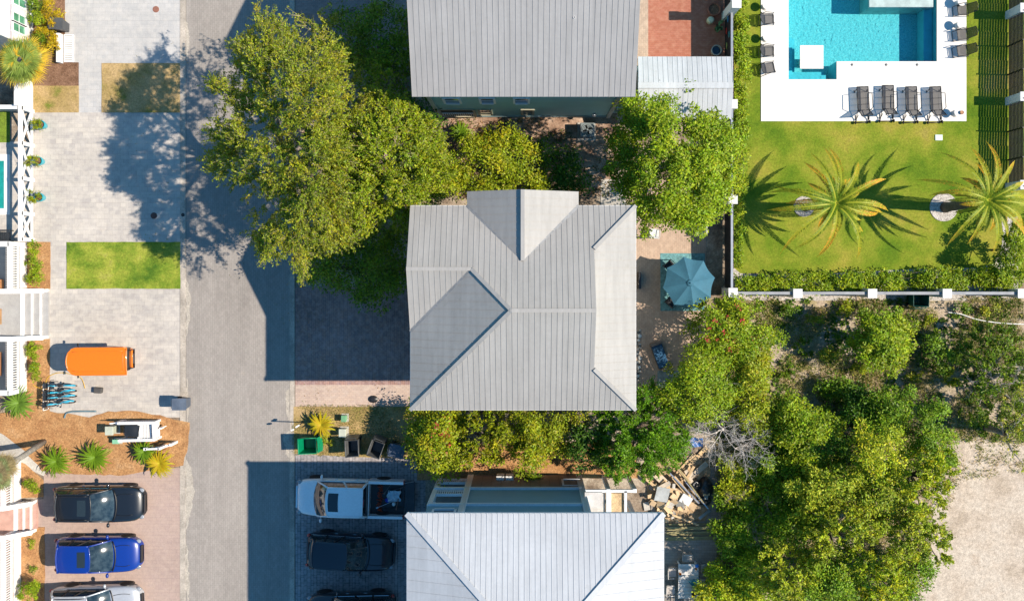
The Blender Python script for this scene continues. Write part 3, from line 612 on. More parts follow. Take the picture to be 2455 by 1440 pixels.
q = MB(); q.bar(P(-120,266)+Vector((0,0,hf)), P(72,266)+Vector((0,0,hf)), .22, .12); q.build('cap_rail', WHITE, nf)
q = MB(); q.prism([tuple(P(*p)[:2]) for p in rc(-120,265,72,267.5)], 0.02, hf-.08); q.build('boards', M('grey_boards',(.45,.48,.5),.7), nf)
sheet('pool_deck', rc(-300,340,70,580), .03, PINK if False else CREAM)
sheet('lawn', rc(-300,268,24,342), .032, M('artificial_turf',(.2,.3,.02),.9,fine=.3,fs=20))
pl = E('small_pool', 'narrow edge of a teal pool with white coping at the left side', 'swimming pool', tuple(P(-60,440)))
q = MB(); q.prism([tuple(P(*p)[:2]) for p in rc(-290,370,25,515)], .02, .10); q.build('coping', WHITE2, pl)
q = MB(); q.prism([tuple(P(*p)[:2]) for p in rc(-280,386,12,500)], .09, .115); q.build('water', M('teal_water',(.02,.33,.3),.08,spec=1), pl)
# ---------------------------------------------------------------- garden fences
WP = M('pillar_render', (.74,.72,.7), .8, var=.04); BFEN = M('black_fence_board', (.022,.022,.026), .6, var=.2)
def pillar(par, px, py, h, s_=.5):
    q = MB(); c = P(px, py); q.box((c.x, c.y, h/2-.03), (s_-.06, s_-.06, h-.06)); q.box((c.x, c.y, h-.03), (s_, s_, .06)); q.build('pillar', WP, par, bevel=.01)
fw = E('black_garden_fence', 'tall black board fence with white pillars between the brick patio and the pool lawn', 'fence', tuple(P(1739,350)))
q = MB(); hF = 1.8
for k in range(12):
    zz = .1+k*.142; q.prism([tuple(P(*p)[:2]) for p in rc(1736.5,-200,1738,700)], zz, zz+.128)
q.build('board_panel', BFEN, fw)
q = MB(); q.bar(P(1738,-200)+Vector((0,0,hF)), P(1738,690)+Vector((0,0,hF)), .12, .06); q.build('top_rail', ALU, fw)
for y in (-225, 20, 250, 478, 701): pillar(fw, 1739, (y-628)/1.037+628 if y > 0 else y, 2.0 if y != 20 else 2.9)
q = MB()
for k in range(12): a = P(1742,-40+k*62); q.bar(a+Vector((0,0,.05)), a+Vector((0,0,hF-.02)), .05)
q.build('stud', BLACKM, fw)
f2 = E('low_garden_fence', 'grey railed fence with white square pillars along the bottom of the pool lawn', 'fence', tuple(P(2080,697)))
q = MB(); yb = 701
for k in range(12): zz = .1+k*.142; q.prism([tuple(P(*p)[:2]) for p in rc(1750,yb-1.6,2900,yb-.4)], zz, zz+.126)
q.build('board_panel', BFEN, f2)
q = MB(); q.bar(P(1750,yb-1)+Vector((0,0,hF)), P(2900,yb-1)+Vector((0,0,hF)), .16, .08); q.build('top_rail', M('grey_rail',(.3,.31,.33),.6), f2)
for x in (1912, 2091, 2270, 2450, 2640): pillar(f2, (x-NX)/1.037+NX, yb-.5, 1.98)
f3 = E('slatted_garden_fence', 'black slatted fence with white pillars along the right side of the pool lawn', 'fence', tuple(P(2418,200)))
q = MB(); xr = 2417; z = .12
rr2 = random.Random(3)
for k0, y0 in enumerate([-160+34*k for k in range(18)]):
    for k in range(11):
        zz = .08+k*.148; a = P(xr, y0); b_ = P(xr, y0+34.3); a.x += .004*(k0 % 2)
        q.bar(Vector((a.x,a.y,zz+.02)), Vector((b_.x+.004*(k0 % 2),b_.y,zz+.06)), .01, .122, up=(0,0,1))
q.build('slat', BFEN, f3)
q = MB()
for y0 in [-160+68*k for k in range(10)]: a = P(xr-2, y0); q.bar(a, a+Vector((0,0,1.72)), .07)
q.build('post', BLACKM, f3)
for y in (26, 236, 445): pillar(f3, 2419, (y-628)/1.02+628, 1.72)
# ---------------------------------------------------------------- vehicles
LIGHTG = M('lamp_glass', (.3,.32,.35), .08, spec=1); REDG = M('red_lamp', (.4,.01,.01), .15, spec=1)
def lerp(a, b, t_): return a+(b-a)*t_
def interp(x, tab):
    for i in range(len(tab)-1):
        if x <= tab[i+1][0]:
            t_ = (x-tab[i][0])/(tab[i+1][0]-tab[i][0]); t_ = t_*t_*(3-2*t_) if len(tab[i]) > 2 else t_
            return lerp(tab[i][1], tab[i+1][1], t_)
    return tab[-1][1]
def body_loft(mb, L, W, top, wid, bot, n=34):
    rows = []
    for i in range(n+1):
        u = i/n; x = -L/2+L*(.5-.5*math.cos(math.pi*u)) if True else 0
        hw = W/2*interp(x/L, wid); zt = interp(x/L, top); zb = interp(x/L, bot)
        pts = [(0, zt+.035), (hw*.45, zt+.03), (hw*.78, zt+.008), (hw*.92, zt-.035), (hw*.985, zt-.12), (hw, lerp(zb, zt, .5)), (hw*.985, lerp(zb, zt, .2)), (hw*.93, zb)]
        rows.append([(x, y, z) for y, z in pts[::-1]]+[(x, -y, z) for y, z in pts[1:]])
    m_ = len(rows[0]); vs = [p for r_ in rows for p in r_]
    fs = [(i*m_+k, i*m_+k+1, (i+1)*m_+k+1, (i+1)*m_+k) for i in range(n) for k in range(m_-1)]
    fs += [(i*m_, (i+1)*m_, (i+1)*m_+m_-1, i*m_+m_-1) for i in range(n)]
    fs += [tuple(range(m_)), tuple(range(n*m_+m_-1, n*m_-1, -1))]
    mb.add(vs, fs)
def wheels(root, L, W, r_, xs, wd=.24):
    for x in xs:
        for s_ in (1, -1):
            q = MB(); y = s_*(W/2-.115)
            prof = [(r_*.62,-wd/2),(r_*.93,-wd/2),(r_,-wd/2+.04),(r_,wd/2-.04),(r_*.93,wd/2),(r_*.62,wd/2)]
            m_ = Matrix.Rotation(math.pi/2, 3, 'X'); t_ = MB(); t_.lathe((0,0,0), prof, 22); q.add([Vector((x,y,r_))+m_ @ Vector(v_) for v_ in t_.v], t_.f)
            wh = q.build('tyre', RUBBER, root, smooth=True)
            q = MB(); yo = y+s_*(wd/2-.03)
            for k in range(10):
                a = k*math.pi/5; q.bar((x,yo,r_),(x+math.cos(a)*r_*.6,yo,r_+math.sin(a)*r_*.6),.035,.03,up=(0,1,0))
            t_ = MB(); t_.lathe((0,0,0),[(.05,-.02),(r_*.64,-.02),(r_*.64,.02),(r_*.58,.02),(r_*.58,-.01)],20); q.add([Vector((x,yo,r_))+m_ @ Vector(v_) for v_ in t_.v], t_.f)
            q.build('rim', ALU, wh, smooth=False)
def make_car(name, label, cat, pm, L=4.9, W=1.95, Hh=1.78, belt=1.08, hood=1.0, xc=1.0, xrf=-.02, xrr=-1.95, xr=-2.3, wr=.66, group=None, roofm_=None, rails=True, sun=True, tail=1.05, rimm=None):
    root = E(name, label, cat, (0,0,0), group)
    q = MB(); f = 1/L
    wid = [(-.5,.70),(-.487,.84),(-.44,.94),(-.33,.985),(-.1,1),(.2,1),(.33,.985),(.41,.91),(.455,.81),(.485,.66),(.5,.5)]
    top = [(-.5,.72),(-.488,.88),(-.465,tail-.04),(-.44,tail),(xc*f-.02,belt),(xc*f+.04,hood+.04),(.36,hood-.04),(.43,hood-.13),(.475,hood-.26),(.49,hood-.38),(.5,hood-.48)]
    bot = [(-.5,.42),(-.44,.27),(-.3,.24),(.35,.24),(.46,.28),(.5,.36)]
    body_loft(q, L, W, top, wid, bot); body = q.build('body', pm, root, smooth=True)
    hw = W/2; wb = hw*.90; wt = hw*wr*1.12
    bow = .17
    def base(u): return Vector((xc-bow*(abs(2*u-1)**2.2)*1.0, lerp(-wb, wb, u), interp(xc*f, top)+.02))
    def rf(u): return Vector((xrf-.10*(abs(2*u-1)**2.2), lerp(-wt, wt, u), Hh-.05*(abs(2*u-1)**2)-.02))
    def rbk(u): return Vector((xrr+.08*(abs(2*u-1)**2.2), lerp(-wt, wt, u), Hh-.05*(abs(2*u-1)**2)-.06))
    def bb(u): return Vector((xr+.12*(abs(2*u-1)**2.2), lerp(-wb, wb, u), tail+.01))
    def ws(i, j): p = base(j).lerp(rf(j), i); p.z += .05*math.sin(math.pi*i); return p
    q = MB(); q.grid(ws, 8, 12); q.build('windscreen', WSCR, root, smooth=True)
    def bw(i, j): p = bb(j).lerp(rbk(j), i); p.x -= .05*math.sin(math.pi*i); p.z += .04*math.sin(math.pi*i); return p
    q = MB(); q.grid(bw, 6, 10); q.build('rear_window', WSCR, root, smooth=True)
    for s_ in (0, 1):
        q = MB()
        def sd(i, j): p = bb(s_).lerp(base(s_), j).lerp(rbk(s_).lerp(rf(s_), j), i); p.y *= 1+.04*math.sin(math.pi*i); return p
        q.grid(sd, 4, 10); q.build('side_window', PANE, root, smooth=True)
    q = MB()
    def rfn(i, j):
        p = rbk(j).lerp(rf(j), i); p.z += .045*math.sin(math.pi*i)**.8+.02; return p
    q.grid(rfn, 12, 12)
    for s_ in (0, 1): q.tube([rfn(i/10, s_)-Vector((0,0,.02)) for i in range(11)], .045, 6)
    q.tube([rfn(1, j/10)-Vector((0,0,.015)) for j in range(11)], .03, 6)
    q.tube([rfn(0, j/10)-Vector((0.02,0,.015)) for j in range(11)], .05, 6)
    rof = q.build('roof', roofm_ or pm, root, smooth=True)
    for s_ in (0, 1):
        q = MB(); q.tube([ws(i/6, s_)+Vector((0,0,.01)) for i in range(7)], .045, 6); q.build('pillar', pm, root, smooth=True)
        q = MB(); q.tube([bw(i/6, s_)+Vector((0,0,.01)) for i in range(7)], .07, 6); q.build('pillar', pm, root, smooth=True)
        q = MB()
        for j in (.3, .62): a = bb(s_).lerp(base(s_), j); b_ = rbk(s_).lerp(rf(s_), j); sg = 1 if s_ else -1; q.bar(a+Vector((0,sg*.025,0)), b_+Vector((0,sg*.02,-.01)), .09, .05, up=(0,1,0))
        q.build('door_post', BLACKM, root)
        q = MB(); sg = 1 if s_ else -1
        q.tube([bb(s_).lerp(base(s_), j/8)+Vector((0,sg*.03,0)) for j in range(9)], .016, 5); q.build('window_trim', CHROME, root)
        q = MB(); xm = xc-.35; q.ell((xm, sg*(hw+.1), belt+.06), (.09,.13,.085), 10, 6); q.bar((xm+.03,sg*hw*.9,belt),(xm,sg*(hw+.06),belt+.03),.05); q.build('mirror', pm, root, smooth=True)
        q = MB(); q.ell((L/2-.2, sg*hw*.74, hood-.31), (.17,.13,.07), 10, 6); q.build('headlight', LIGHTG, root, smooth=True)
        q = MB(); q.ell((-L/2+.12, sg*hw*.84, .9), (.11,.1,.12), 10, 6); q.build('taillight', REDG, root, smooth=True)
        q = MB(); q.bar((xc-.9, sg*(hw+.004), .8),(xc-.75, sg*(hw+.004), .8),.03); q.bar((xc-1.9, sg*(hw+.004), .8),(xc-1.75, sg*(hw+.004), .8),.03); q.build('door_handle', CHROME, root)
        if rails:
            q = MB(); q.tube([rfn(i/8*.9+.05, .06 if s_ == 0 else .94)+Vector((0,0,.05 if 0 < i < 8 else 0)) for i in range(9)], .02, 6); q.build('roof_rail', BLACKM, root, smooth=True)
    if sun:
        q = MB(); q.grid(lambda i, j: rfn(.63+.24*i, .2+.6*j)+Vector((0,0,.006)), 6, 6); q.build('sunroof', PANE, root, smooth=True)
    q = MB()
    for k in range(7): q.grid(lambda i, j: rfn(.06+.42*i, .16+.113*k+.035*j)+Vector((0,0,.007)), 8, 1)
    if rails: q.build('roof_rib', pm, root)
    q = MB(); q.box((L/2-.035, 0, .62), (.09, W*.5, .26)); q.build('grille', BLACKM, root, bevel=.02)
    q = MB()
    for s_ in (1, -1): q.tube([(lerp(xc+.08, L/2-.55, i/6), s_*(hw*.55+.06*math.sin(i/6*3)), interp(lerp(xc+.08, L/2-.55, i/6)*f, top)+.035) for i in range(7)], .012, 4)
    q.tube([(xc+.09-.16*abs(2*j/8-1)**2.2, lerp(-wb*.95, wb*.95, j/8), interp(xc*f, top)+.045) for j in range(9)], .035, 5)
    q.build('bonnet_line', BLACKM, root, smooth=True)
    q = MB(); q.bar((xr-.02,-.5,tail+.0),(xr-.02,.5,tail+.0),.03); q.box((-L/2+.02,0,.6),(.05,.5,.13)); q.build('tailgate_trim', CHROME if rails else BLACKM, root)
    wheels(root, L, W, .36, (L*.305, -L*.29))
    for x in (L*.305, -L*.29):
        for s_ in (1, -1): q = MB(); t_ = MB(); t_.lathe((0,0,0),[(.42,-.13),(.44,-.12),(.44,.12),(.42,.13)],22); m_ = Matrix.Rotation(math.pi/2,3,'X'); q.add([Vector((x,s_*(hw-.14),.37))+m_ @ Vector(v_) for v_ in t_.v], t_.f); q.build('wheel_arch', BLACKM, root)
    return root
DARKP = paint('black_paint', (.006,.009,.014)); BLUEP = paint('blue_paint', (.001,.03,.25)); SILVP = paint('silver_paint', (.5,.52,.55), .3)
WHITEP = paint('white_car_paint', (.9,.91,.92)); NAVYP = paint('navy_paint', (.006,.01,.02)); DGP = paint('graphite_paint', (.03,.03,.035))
c = make_car('parked_car', 'black suv with a ribbed roof between the sago palms and the blue suv', 'car', DARKP, L=4.98, W=1.96, group='cars parked on the pink driveway')
place(c, P(239,1206,.7)*1, 0); c.location.z = 0
c = make_car('parked_car', 'bright blue suv with a dark sunroof on the pink driveway', 'car', BLUEP, L=4.72, W=1.9, group='cars parked on the pink driveway', xrr=-1.85, xr=-2.15, rails=False)
place(c, P(237,1327,.7), 0); c.location.z = 0
c = make_car('parked_car', 'silver suv cut by the bottom edge of the picture on the pink driveway', 'car', SILVP, L=5.0, W=1.98, group='cars parked on the pink driveway', xrr=-2.0, xr=-2.35)
place(c, P(232,1446,.7), R(1.5)); c.location.z = 0
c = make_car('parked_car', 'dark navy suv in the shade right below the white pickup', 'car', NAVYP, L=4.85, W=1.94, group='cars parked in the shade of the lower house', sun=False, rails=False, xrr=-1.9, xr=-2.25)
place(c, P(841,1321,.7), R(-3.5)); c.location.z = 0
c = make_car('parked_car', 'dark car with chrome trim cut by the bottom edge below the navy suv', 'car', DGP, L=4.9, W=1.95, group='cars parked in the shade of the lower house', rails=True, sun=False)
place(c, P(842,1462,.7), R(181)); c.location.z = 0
# white pickup, nose to the road
def pickup():
    root = E('pickup_truck', 'white crew cab pickup with an open dropped tailgate and tools in its bed', 'pickup truck')
    L, W = 5.9, 2.04; f = 1/L; hw = W/2; pm = WHITEP
    q = MB(); wid = [(-.5,.97),(-.12,1),(.2,1),(.34,.985),(.42,.93),(.465,.86),(.49,.74),(.5,.62)]
    top = [(-.5,1.12),(-.1,1.14),(.28,1.17),(.32,1.14),(.36,1.08),(.43,1.02),(.47,.93),(.49,.8),(.5,.66)]
    # cab and nose in front of the bed (x > -.75)
    rows = []; n = 26; x0 = -1.0
    for i in range(n+1):
        x = x0+(L/2-x0)*(math.sin(i/n*math.pi/2)); h_ = hw*interp(x/L, wid); zt = interp(x/L, top); zb = .36
        pts = [(0,zt+.05),(h_*.5,zt+.045),(h_*.8,zt+.02),(h_*.93,zt-.03),(h_*.99,zt-.14),(h_,.75),(h_*.98,.5),(h_*.93,zb)]
        rows.append([(x,y,z) for y,z in pts[::-1]]+[(x,-y,z) for y,z in pts[1:]])
    m_ = len(rows[0]); q.add([p for r_ in rows for p in r_], [(i*m_+k,i*m_+k+1,(i+1)*m_+k+1,(i+1)*m_+k) for i in range(n) for k in range(m_-1)]+[tuple(range(m_)),tuple(range(n*m_+m_-1,n*m_-1,-1))])
    q.build('body', pm, root, smooth=True)
    q = MB(); xb0, xb1 = -L/2, x0-.03
    for s_ in (1,-1):
        q.box(((xb0+xb1)/2, s_*(hw-.055), .8), (xb1-xb0, .11, .74)); q.box(((xb0+xb1)/2, s_*(hw-.08), 1.18), (xb1-xb0, .15, .04))
    q.box((xb1-.03, 0, .85), (.06, W-.24, .6)); bed = q.build('cargo_bed', pm, root, bevel=.03)
    q = MB(); q.box(((xb0+xb1)/2, 0, .56), (xb1-xb0-.02, W-.24, .06)); q.build('bed_liner', BLACKM, root)
    q = MB(); q.box((-L/2-.3, 0, .58), (.56, W-.2, .07)); q.build('tailgate', DGREY, root, bevel=.02)
    q = MB(); q.bar((-L/2-.02,-hw+.1,1.02),(-L/2-.5,-hw+.1,.62),.03); q.bar((-L/2-.02,hw-.1,1.02),(-L/2-.5,hw-.1,.62),.03); q.build('tailgate_cable', ALU, root)
    xc, xrf, xrr, Hh = 1.92, 1.12, -.86, 1.93; wb = hw*.91; wt = hw*.76
    base = lambda u: Vector((xc-.2*abs(2*u-1)**2.2, lerp(-wb,wb,u), 1.18)); rf = lambda u: Vector((xrf-.1*abs(2*u-1)**2.2, lerp(-wt,wt,u), Hh-.05*abs(2*u-1)**2))
    rbk = lambda u: Vector((xrr, lerp(-wt,wt,u), Hh-.05*abs(2*u-1)**2-.02)); bb = lambda u: Vector((xrr-.14, lerp(-wb,wb,u), 1.16))
    q = MB(); q.grid(lambda i,j: base(j).lerp(rf(j), i)+Vector((0,0,.05*math.sin(math.pi*i))), 8, 12); q.build('windscreen', WSCR, root, smooth=True)
    q = MB(); q.grid(lambda i,j: bb(j).lerp(rbk(j), i), 3, 8); q.build('rear_window', PANE, root, smooth=True)
    for s_ in (0,1):
        sg = 1 if s_ else -1
        q = MB(); q.grid(lambda i,j: bb(s_).lerp(base(s_),j).lerp(rbk(s_).lerp(rf(s_),j),i), 2, 6); q.build('side_window', PANE, root)
        q = MB(); q.tube([base(s_), rf(s_)], .05, 6); q.tube([bb(s_), rbk(s_)], .07, 6); q.tube([bb(s_)+Vector((0,sg*.03,0)), base(s_)+Vector((0,sg*.03,0))], .05, 6); q.build('pillar', pm, root, smooth=True)
        a = bb(s_).lerp(base(s_), .48); b_ = rbk(s_).lerp(rf(s_), .45); q = MB(); q.bar(a,b_,.08,.07); q.build('door_post', pm, root)
        q = MB(); q.ell((1.5, sg*(hw+.17), 1.2), (.08,.14,.13)); q.bar((1.52,sg*hw*.92,1.12),(1.5,sg*(hw+.1),1.15),.05); q.build('mirror', pm, root, smooth=True)
        q = MB(); q.ell((L/2-.2, sg*hw*.8, .88), (.17,.13,.1)); q.build('headlight', LIGHTG, root, smooth=True)
        q = MB(); q.box((-L/2+.0, sg*(hw-.07), .95), (.08,.14,.4)); q.build('taillight', REDG, root, bevel=.02)
        for x in (.4, -.7): q = MB(); q.bar((x+.25,sg*(hw+.01),1.0),(x+.42,sg*(hw+.01),1.0),.035); q.build('door_handle', pm, root)
    rfn = lambda i,j: rbk(j).lerp(rf(j), i)+Vector((0,0,.05*math.sin(math.pi*i)**.8+.02))
    q = MB(); q.grid(rfn, 10, 12); q.tube([rfn(i/8,0) for i in range(9)], .05, 6); q.tube([rfn(i/8,1) for i in range(9)], .05, 6); q.tube([rfn(0,i/8) for i in range(9)], .03, 6); q.tube([rfn(1,i/8) for i in range(9)], .03, 6); q.build('roof', pm, root, smooth=True)
    q = MB(); q.grid(lambda i,j: rfn(.66+.28*i, .18+.64*j)+Vector((0,0,.008)), 5, 5); q.build('sunroof', PANE, root, smooth=True)
    q = MB(); q.box((xrr-.03,0,Hh-.06),(.1,.35,.05)); q.build('brake_lamp', REDG, root)
    q = MB(); q.box((L/2-.02,0,.72),(.08,W*.6,.32)); q.build('grille', CHROME, root, bevel=.03)
    wheels(root, L, W, .4, (L*.33, -L*.3), .27)
    return root
t_ = pickup(); pr = R(178.5); pt = P(841,1190,.6); pt.z = 0; place(t_, pt, pr)
def inbed(x, y, z): m_ = Matrix.Rotation(pr, 3, 'Z'); return pt+m_ @ Vector((x-.3, y, z))
CY = [('orange_cable','coiled orange extension cord across the pickup bed',(.5,.05,.01)),]
q = MB(); pts = [inbed(-1.35+.12*math.sin(k*1.7)+.05*k/40, -.75+1.5*(k/40), .66+.06*math.sin(k*2.1)) for k in range(41)]; q.tube(pts, .025, 5); q.tube([p+Vector((.09*math.sin(i),.05*math.cos(i*1.3),.03)) for i, p in enumerate(pts)], .022, 5)
tag(q.build('extension_cord', M('orange_rubber',(.5,.06,.02))), 'orange extension cord heaped across the pickup bed', 'cord')
q = MB(); c = inbed(-1.75,.1,.72); q.ell((c.x,c.y,c.z),(.16,.14,.13)); tag(q.build('bucket_lid', M('blue_plastic',(.01,.06,.5)), smooth=True), 'blue round bucket lid in the middle of the pickup bed', 'bucket')
q = MB(); c = inbed(-2.1,-.15,.75); q.grid(lambda i,j: Vector((c.x-.35+.7*i+.05*math.sin(9*j), c.y-.3+.6*j, .72+.12*math.sin(5*i+7*j)*math.cos(8*i-3*j)+.1)), 10, 10); tag(q.build('plastic_sheet', M('white_plastic',(.55,.68,.75),.3), smooth=True), 'crumpled white plastic sheet in the rear of the pickup bed', 'plastic sheet')
q = MB(); c = inbed(-2.1,.3,.72); q.lathe((c.x,c.y,.6),[(.1,0),(.1,.2),(.05,.26),(.05,.3)],12); tag(q.build('white_jug', WHITE), 'white plastic jug beside the blue lid in the pickup bed', 'jug')
for k,(x,y,a,l) in enumerate(((-1.6,.35,.4,.9),(-2.1,.55,.15,1.0),(-2.2,-.5,.3,.8),(-2.35,.0,1.4,1.1),(-1.75,-.55,1.0,.6))):
    q = MB(); p0 = inbed(x-l/2*math.cos(a), y-l/2*math.sin(a), .66+.03*k); p1 = inbed(x+l/2*math.cos(a), y+l/2*math.sin(a), .74+.03*k); q.tube([p0,p1],.02,6); q.box(tuple(p1),(.12,.07,.06),a)
    tag(q.build('hand_tool', [ALU,BLACKM,GREY,RUST,WOODG][k]), ['bright metal','black','grey','rusty','wooden'][k]+' long handled tool lying in the pickup bed', 'tool', 'tools in the pickup bed')
# orange golf cart
ORG = paint('orange_paint', (.85,.19,.001)); SEATM = M('black_vinyl', (.025,.025,.028), .5)
gc = E('golf_cart', 'golf cart with a long bright orange roof on the cream driveway', 'golf cart')
q = MB(); body_loft(q, 2.6, 1.2, [(-.5,.55),(-.48,.68),(-.2,.72),(.2,.74),(.3,.95),(.42,.88),(.48,.7),(.5,.5)], [(-.5,.85),(-.45,.97),(0,1),(.35,1),(.46,.85),(.5,.6)], [(-.5,.3),(.5,.3)], 24); q.build('body', ORG, gc, smooth=True)
q = MB()
def cr(i, j):
    x = lerp(-1.5, 1.62, i); hw_ = .72*(1 if i < .88 else 1-.35*((i-.88)/.12)**2); return Vector((x+.1*(1-abs(2*j-1)**2)*(1 if i > .97 else 0), lerp(-hw_, hw_, j), 1.92+.05*math.sin(math.pi*min(max(j,.05),.95))+.02*math.sin(math.pi*i)))
q.grid(cr, 24, 14); ed = [cr(i/16,0) for i in range(17)]+[cr(1,j/8) for j in range(1,9)]+[cr(1-i/16,1) for i in range(1,17)]+[cr(0,1-j/8) for j in range(1,9)]
q.tube([p-Vector((0,0,.02)) for p in ed], .045, 6); cn = q.build('canopy', ORG, gc, smooth=True)
q = MB(); ri = [cr(.05+.88*i/10, .12)+Vector((0,0,.008)) for i in range(11)]; q.tube(ri, .014, 5); q.tube([Vector((p.x,-p.y,p.z)) for p in ri], .014, 5); q.tube([cr(.05,.12+.76*j/6)+Vector((0,0,.008)) for j in range(7)], .014, 5); q.build('canopy_rib', ORG, cn, smooth=True)
for x in (-1.2, .1, 1.15):
    for s_ in (1,-1): q = MB(); q.tube([(x+(.12 if x > 1 else 0), s_*.58, .7),(x, s_*.6, 1.9)], .022, 6); q.build('roof_strut', BLACKM, gc)
for x, fc in ((.6,1),(-.15,1),(-.85,-1)):
    q = MB(); q.box((x,0,.86),(.48,1.1,.13)); q.build('seat', SEATM, gc, bevel=.03); q = MB(); q.box((x-fc*.26,0,1.12),(.1,1.1,.42)); q.build('seat_back', SEATM, gc, bevel=.03)
q = MB(); q.box((-1.2,0,.42),(.3,1.05,.05)); 
for s_ in (1,-1): q.tube([(-1.0,s_*.5,.45),(-1.33,s_*.5,.5),(-1.33,s_*.5,.95),(-1.0,s_*.5,1.0)], .025, 6)
q.tube([(-1.33,-.5,.9),(-1.33,.5,.9)],.025,6); q.tube([(-1.2,-.5,.85),(-1.2,.5,.85)],.02,6); q.build('rear_footrest', BLACKM, gc)
q = MB(); q.box((-1.05,0,.8),(.3,1.18,.3)); q.build('rear_tray', SEATM, gc, bevel=.04)
q = MB(); q.box((-1.28,0,.48),(.1,.55,.03)); q.build('step_plate', ALU, gc)
q = MB(); q.lathe((1.02,.28,1.08),[(.17,0),(.18,.02),(.16,.03)],16); q.build('steering_wheel', BLACKM, gc)
for s_ in (1,-1): q = MB(); q.bar((1.3,s_*.6,1.4),(1.32,s_*.84,1.42),.03); q.box((1.32,s_*.86,1.43),(.05,.16,.1)); q.build('mirror', BLACKM, gc)
wheels(gc, 2.9, 1.2, .27, (.95,-.8), .2)
gcl = P(235,866,1.95); gcl.z = 0; place(gc, gcl, R(180.5))
# ---------------------------------------------------------------- bins and boxes
def make_bin(name, label, m, lidm, lid='closed', w_=.58, d_=.72, h_=1.05, group=None):
    root = E(name, label, 'wheelie bin', (0,0,0), group)
    q = MB(); t_ = .03; a = .42; 
    def ring(z, s_, i_=0): return [(sx*(w_/2*s_-i_), sy*(d_/2*s_-i_), z) for sx, sy in ((-1,-1),(1,-1),(1,1),(-1,1))]
    vs = ring(.06,.78)+ring(h_,1)+ring(h_,1,t_)+ring(.12,.78,t_)
    q.add(vs, [(3,2,1,0)]+[(i,(i+1)%4,4+(i+1)%4,4+i) for i in range(4)]+[(4+i,4+(i+1)%4,8+(i+1)%4,8+i) for i in range(4)]+[(8+i,8+(i+1)%4,12+(i+1)%4,12+i) for i in range(4)]+[(12,13,14,15)])
    q.build('tub', m, root, bevel=.02)
    q = MB()
    for s_ in (1,-1): q.bar((0,s_*d_/2,h_),( w_/2,s_*d_/2,h_),.0001)
    q = MB(); q.tube([(-w_/2,-d_/2,h_),(w_/2,-d_/2,h_),(w_/2,d_/2,h_),(-w_/2,d_/2,h_),(-w_/2,-d_/2,h_)], .025, 6); q.build('rim', m, root, smooth=True)
    q = MB(); q.tube([(-w_/2*.7,d_/2+.09,h_-.02),(w_/2*.7,d_/2+.09,h_-.02)], .02, 6); q.bar((-w_/2*.7,d_/2,h_-.03),(-w_/2*.7,d_/2+.09,h_-.02),.03); q.bar((w_/2*.7,d_/2,h_-.03),(w_/2*.7,d_/2+.09,h_-.02),.03); q.build('handle', lidm, root)
    for s_ in (1,-1):
        q = MB(); t2 = MB(); t2.lathe((0,0,0),[(.03,-.03),(.12,-.03),(.12,.03),(.03,.03)],14); q.add([Vector((s_*w_*.46,d_/2*.86,.12))+Matrix.Rotation(math.pi/2,3,'Y') @ Vector(v_) for v_ in t2.v], t2.f); q.build('wheel', RUBBER, root)
    q = MB()
    if lid == 'closed':
        q.grid(lambda i,j: Vector((lerp(-w_/2-.03,w_/2+.03,i), lerp(-d_/2-.03,d_/2+.03,j), h_+.03+.07*math.sin(math.pi*min(max(i,.12),.88))*math.sin(math.pi*min(max(j,.1),.9)))), 10, 10)
    else:
        q.grid(lambda i,j: Vector((lerp(-w_/2,w_/2,i), d_/2+.04+.12*j+.03*math.sin(3*i), lerp(h_+.02,.32,j))), 6, 6)
    q.build('lid', lidm, root, smooth=True, bevel=0)
    return root
BING = M('bin_grey', (.07,.075,.08), .45); BINL = M('bin_lid_grey', (.11,.115,.12), .4, var=.2); GRN = M('bin_green', (.0,.26,.12), .4, var=.08); DGRN = M('bin_dark_green', (.005,.1,.08), .4); INK = M('bin_black',(.022,.025,.03),.45)
bn = make_bin('wheelie_bin','dark grey closed bin beside the yellow shrubs at the top left', BING, BING, group='household bins'); place(bn, P(156,68,0), R(88))
bn = make_bin('wheelie_bin','slate blue closed bin with a white emblem at the edge of the cream driveway', M('bin_slate',(.09,.12,.17),.4), M('bin_slate_lid',(.12,.15,.2),.35), group='household bins'); place(bn, P(446,962,0), R(90))
q = MB(); q.prism([(-.17,-.3),(.17,-.3),(.13,-.15),(.05,-.1),(.05,.0),(-.05,.0),(-.05,-.1),(-.13,-.15)], 1.165, 1.17); q.build('emblem', WHITE, bn)
bn = make_bin('wheelie_bin','black closed bin standing in the white corral on the mulch bed', INK, INK, group='household bins'); place(bn, P(335,1024), R(88))
bn = make_bin('wheelie_bin','bright green bin standing open and empty near the road', GRN, GRN, 'open', w_=.85, d_=1.0, h_=1.2, group='household bins'); place(bn, P(748,1059), R(-88))
bn = make_bin('wheelie_bin','grey bin standing open, left of the two beside the pickup', BINL, BING, 'open', w_=.72, d_=.9, h_=1.15, group='household bins'); place(bn, P(852,1065), R(3))
bn = make_bin('wheelie_bin','grey bin tilted askew with its lid hanging open, between two other bins', BINL, BING, 'open', w_=.72, d_=.9, h_=1.15, group='household bins'); place(bn, P(908,1067), R(-20))
bn = make_bin('wheelie_bin','dark slate closed bin in tree shade at the end of the bin row', M('bin_slate2',(.05,.07,.1),.4), M('slate_lid2',(.08,.1,.14),.35), w_=.66, d_=.8, group='household bins'); place(bn, P(957,1072), R(78))
bn = make_bin('wheelie_bin','dark green open bin behind the garden fence on the vacant lot', DGRN, DGRN, 'open', w_=.85, d_=.78, h_=1.1, group='household bins'); place(bn, P(2189,716), R(180))
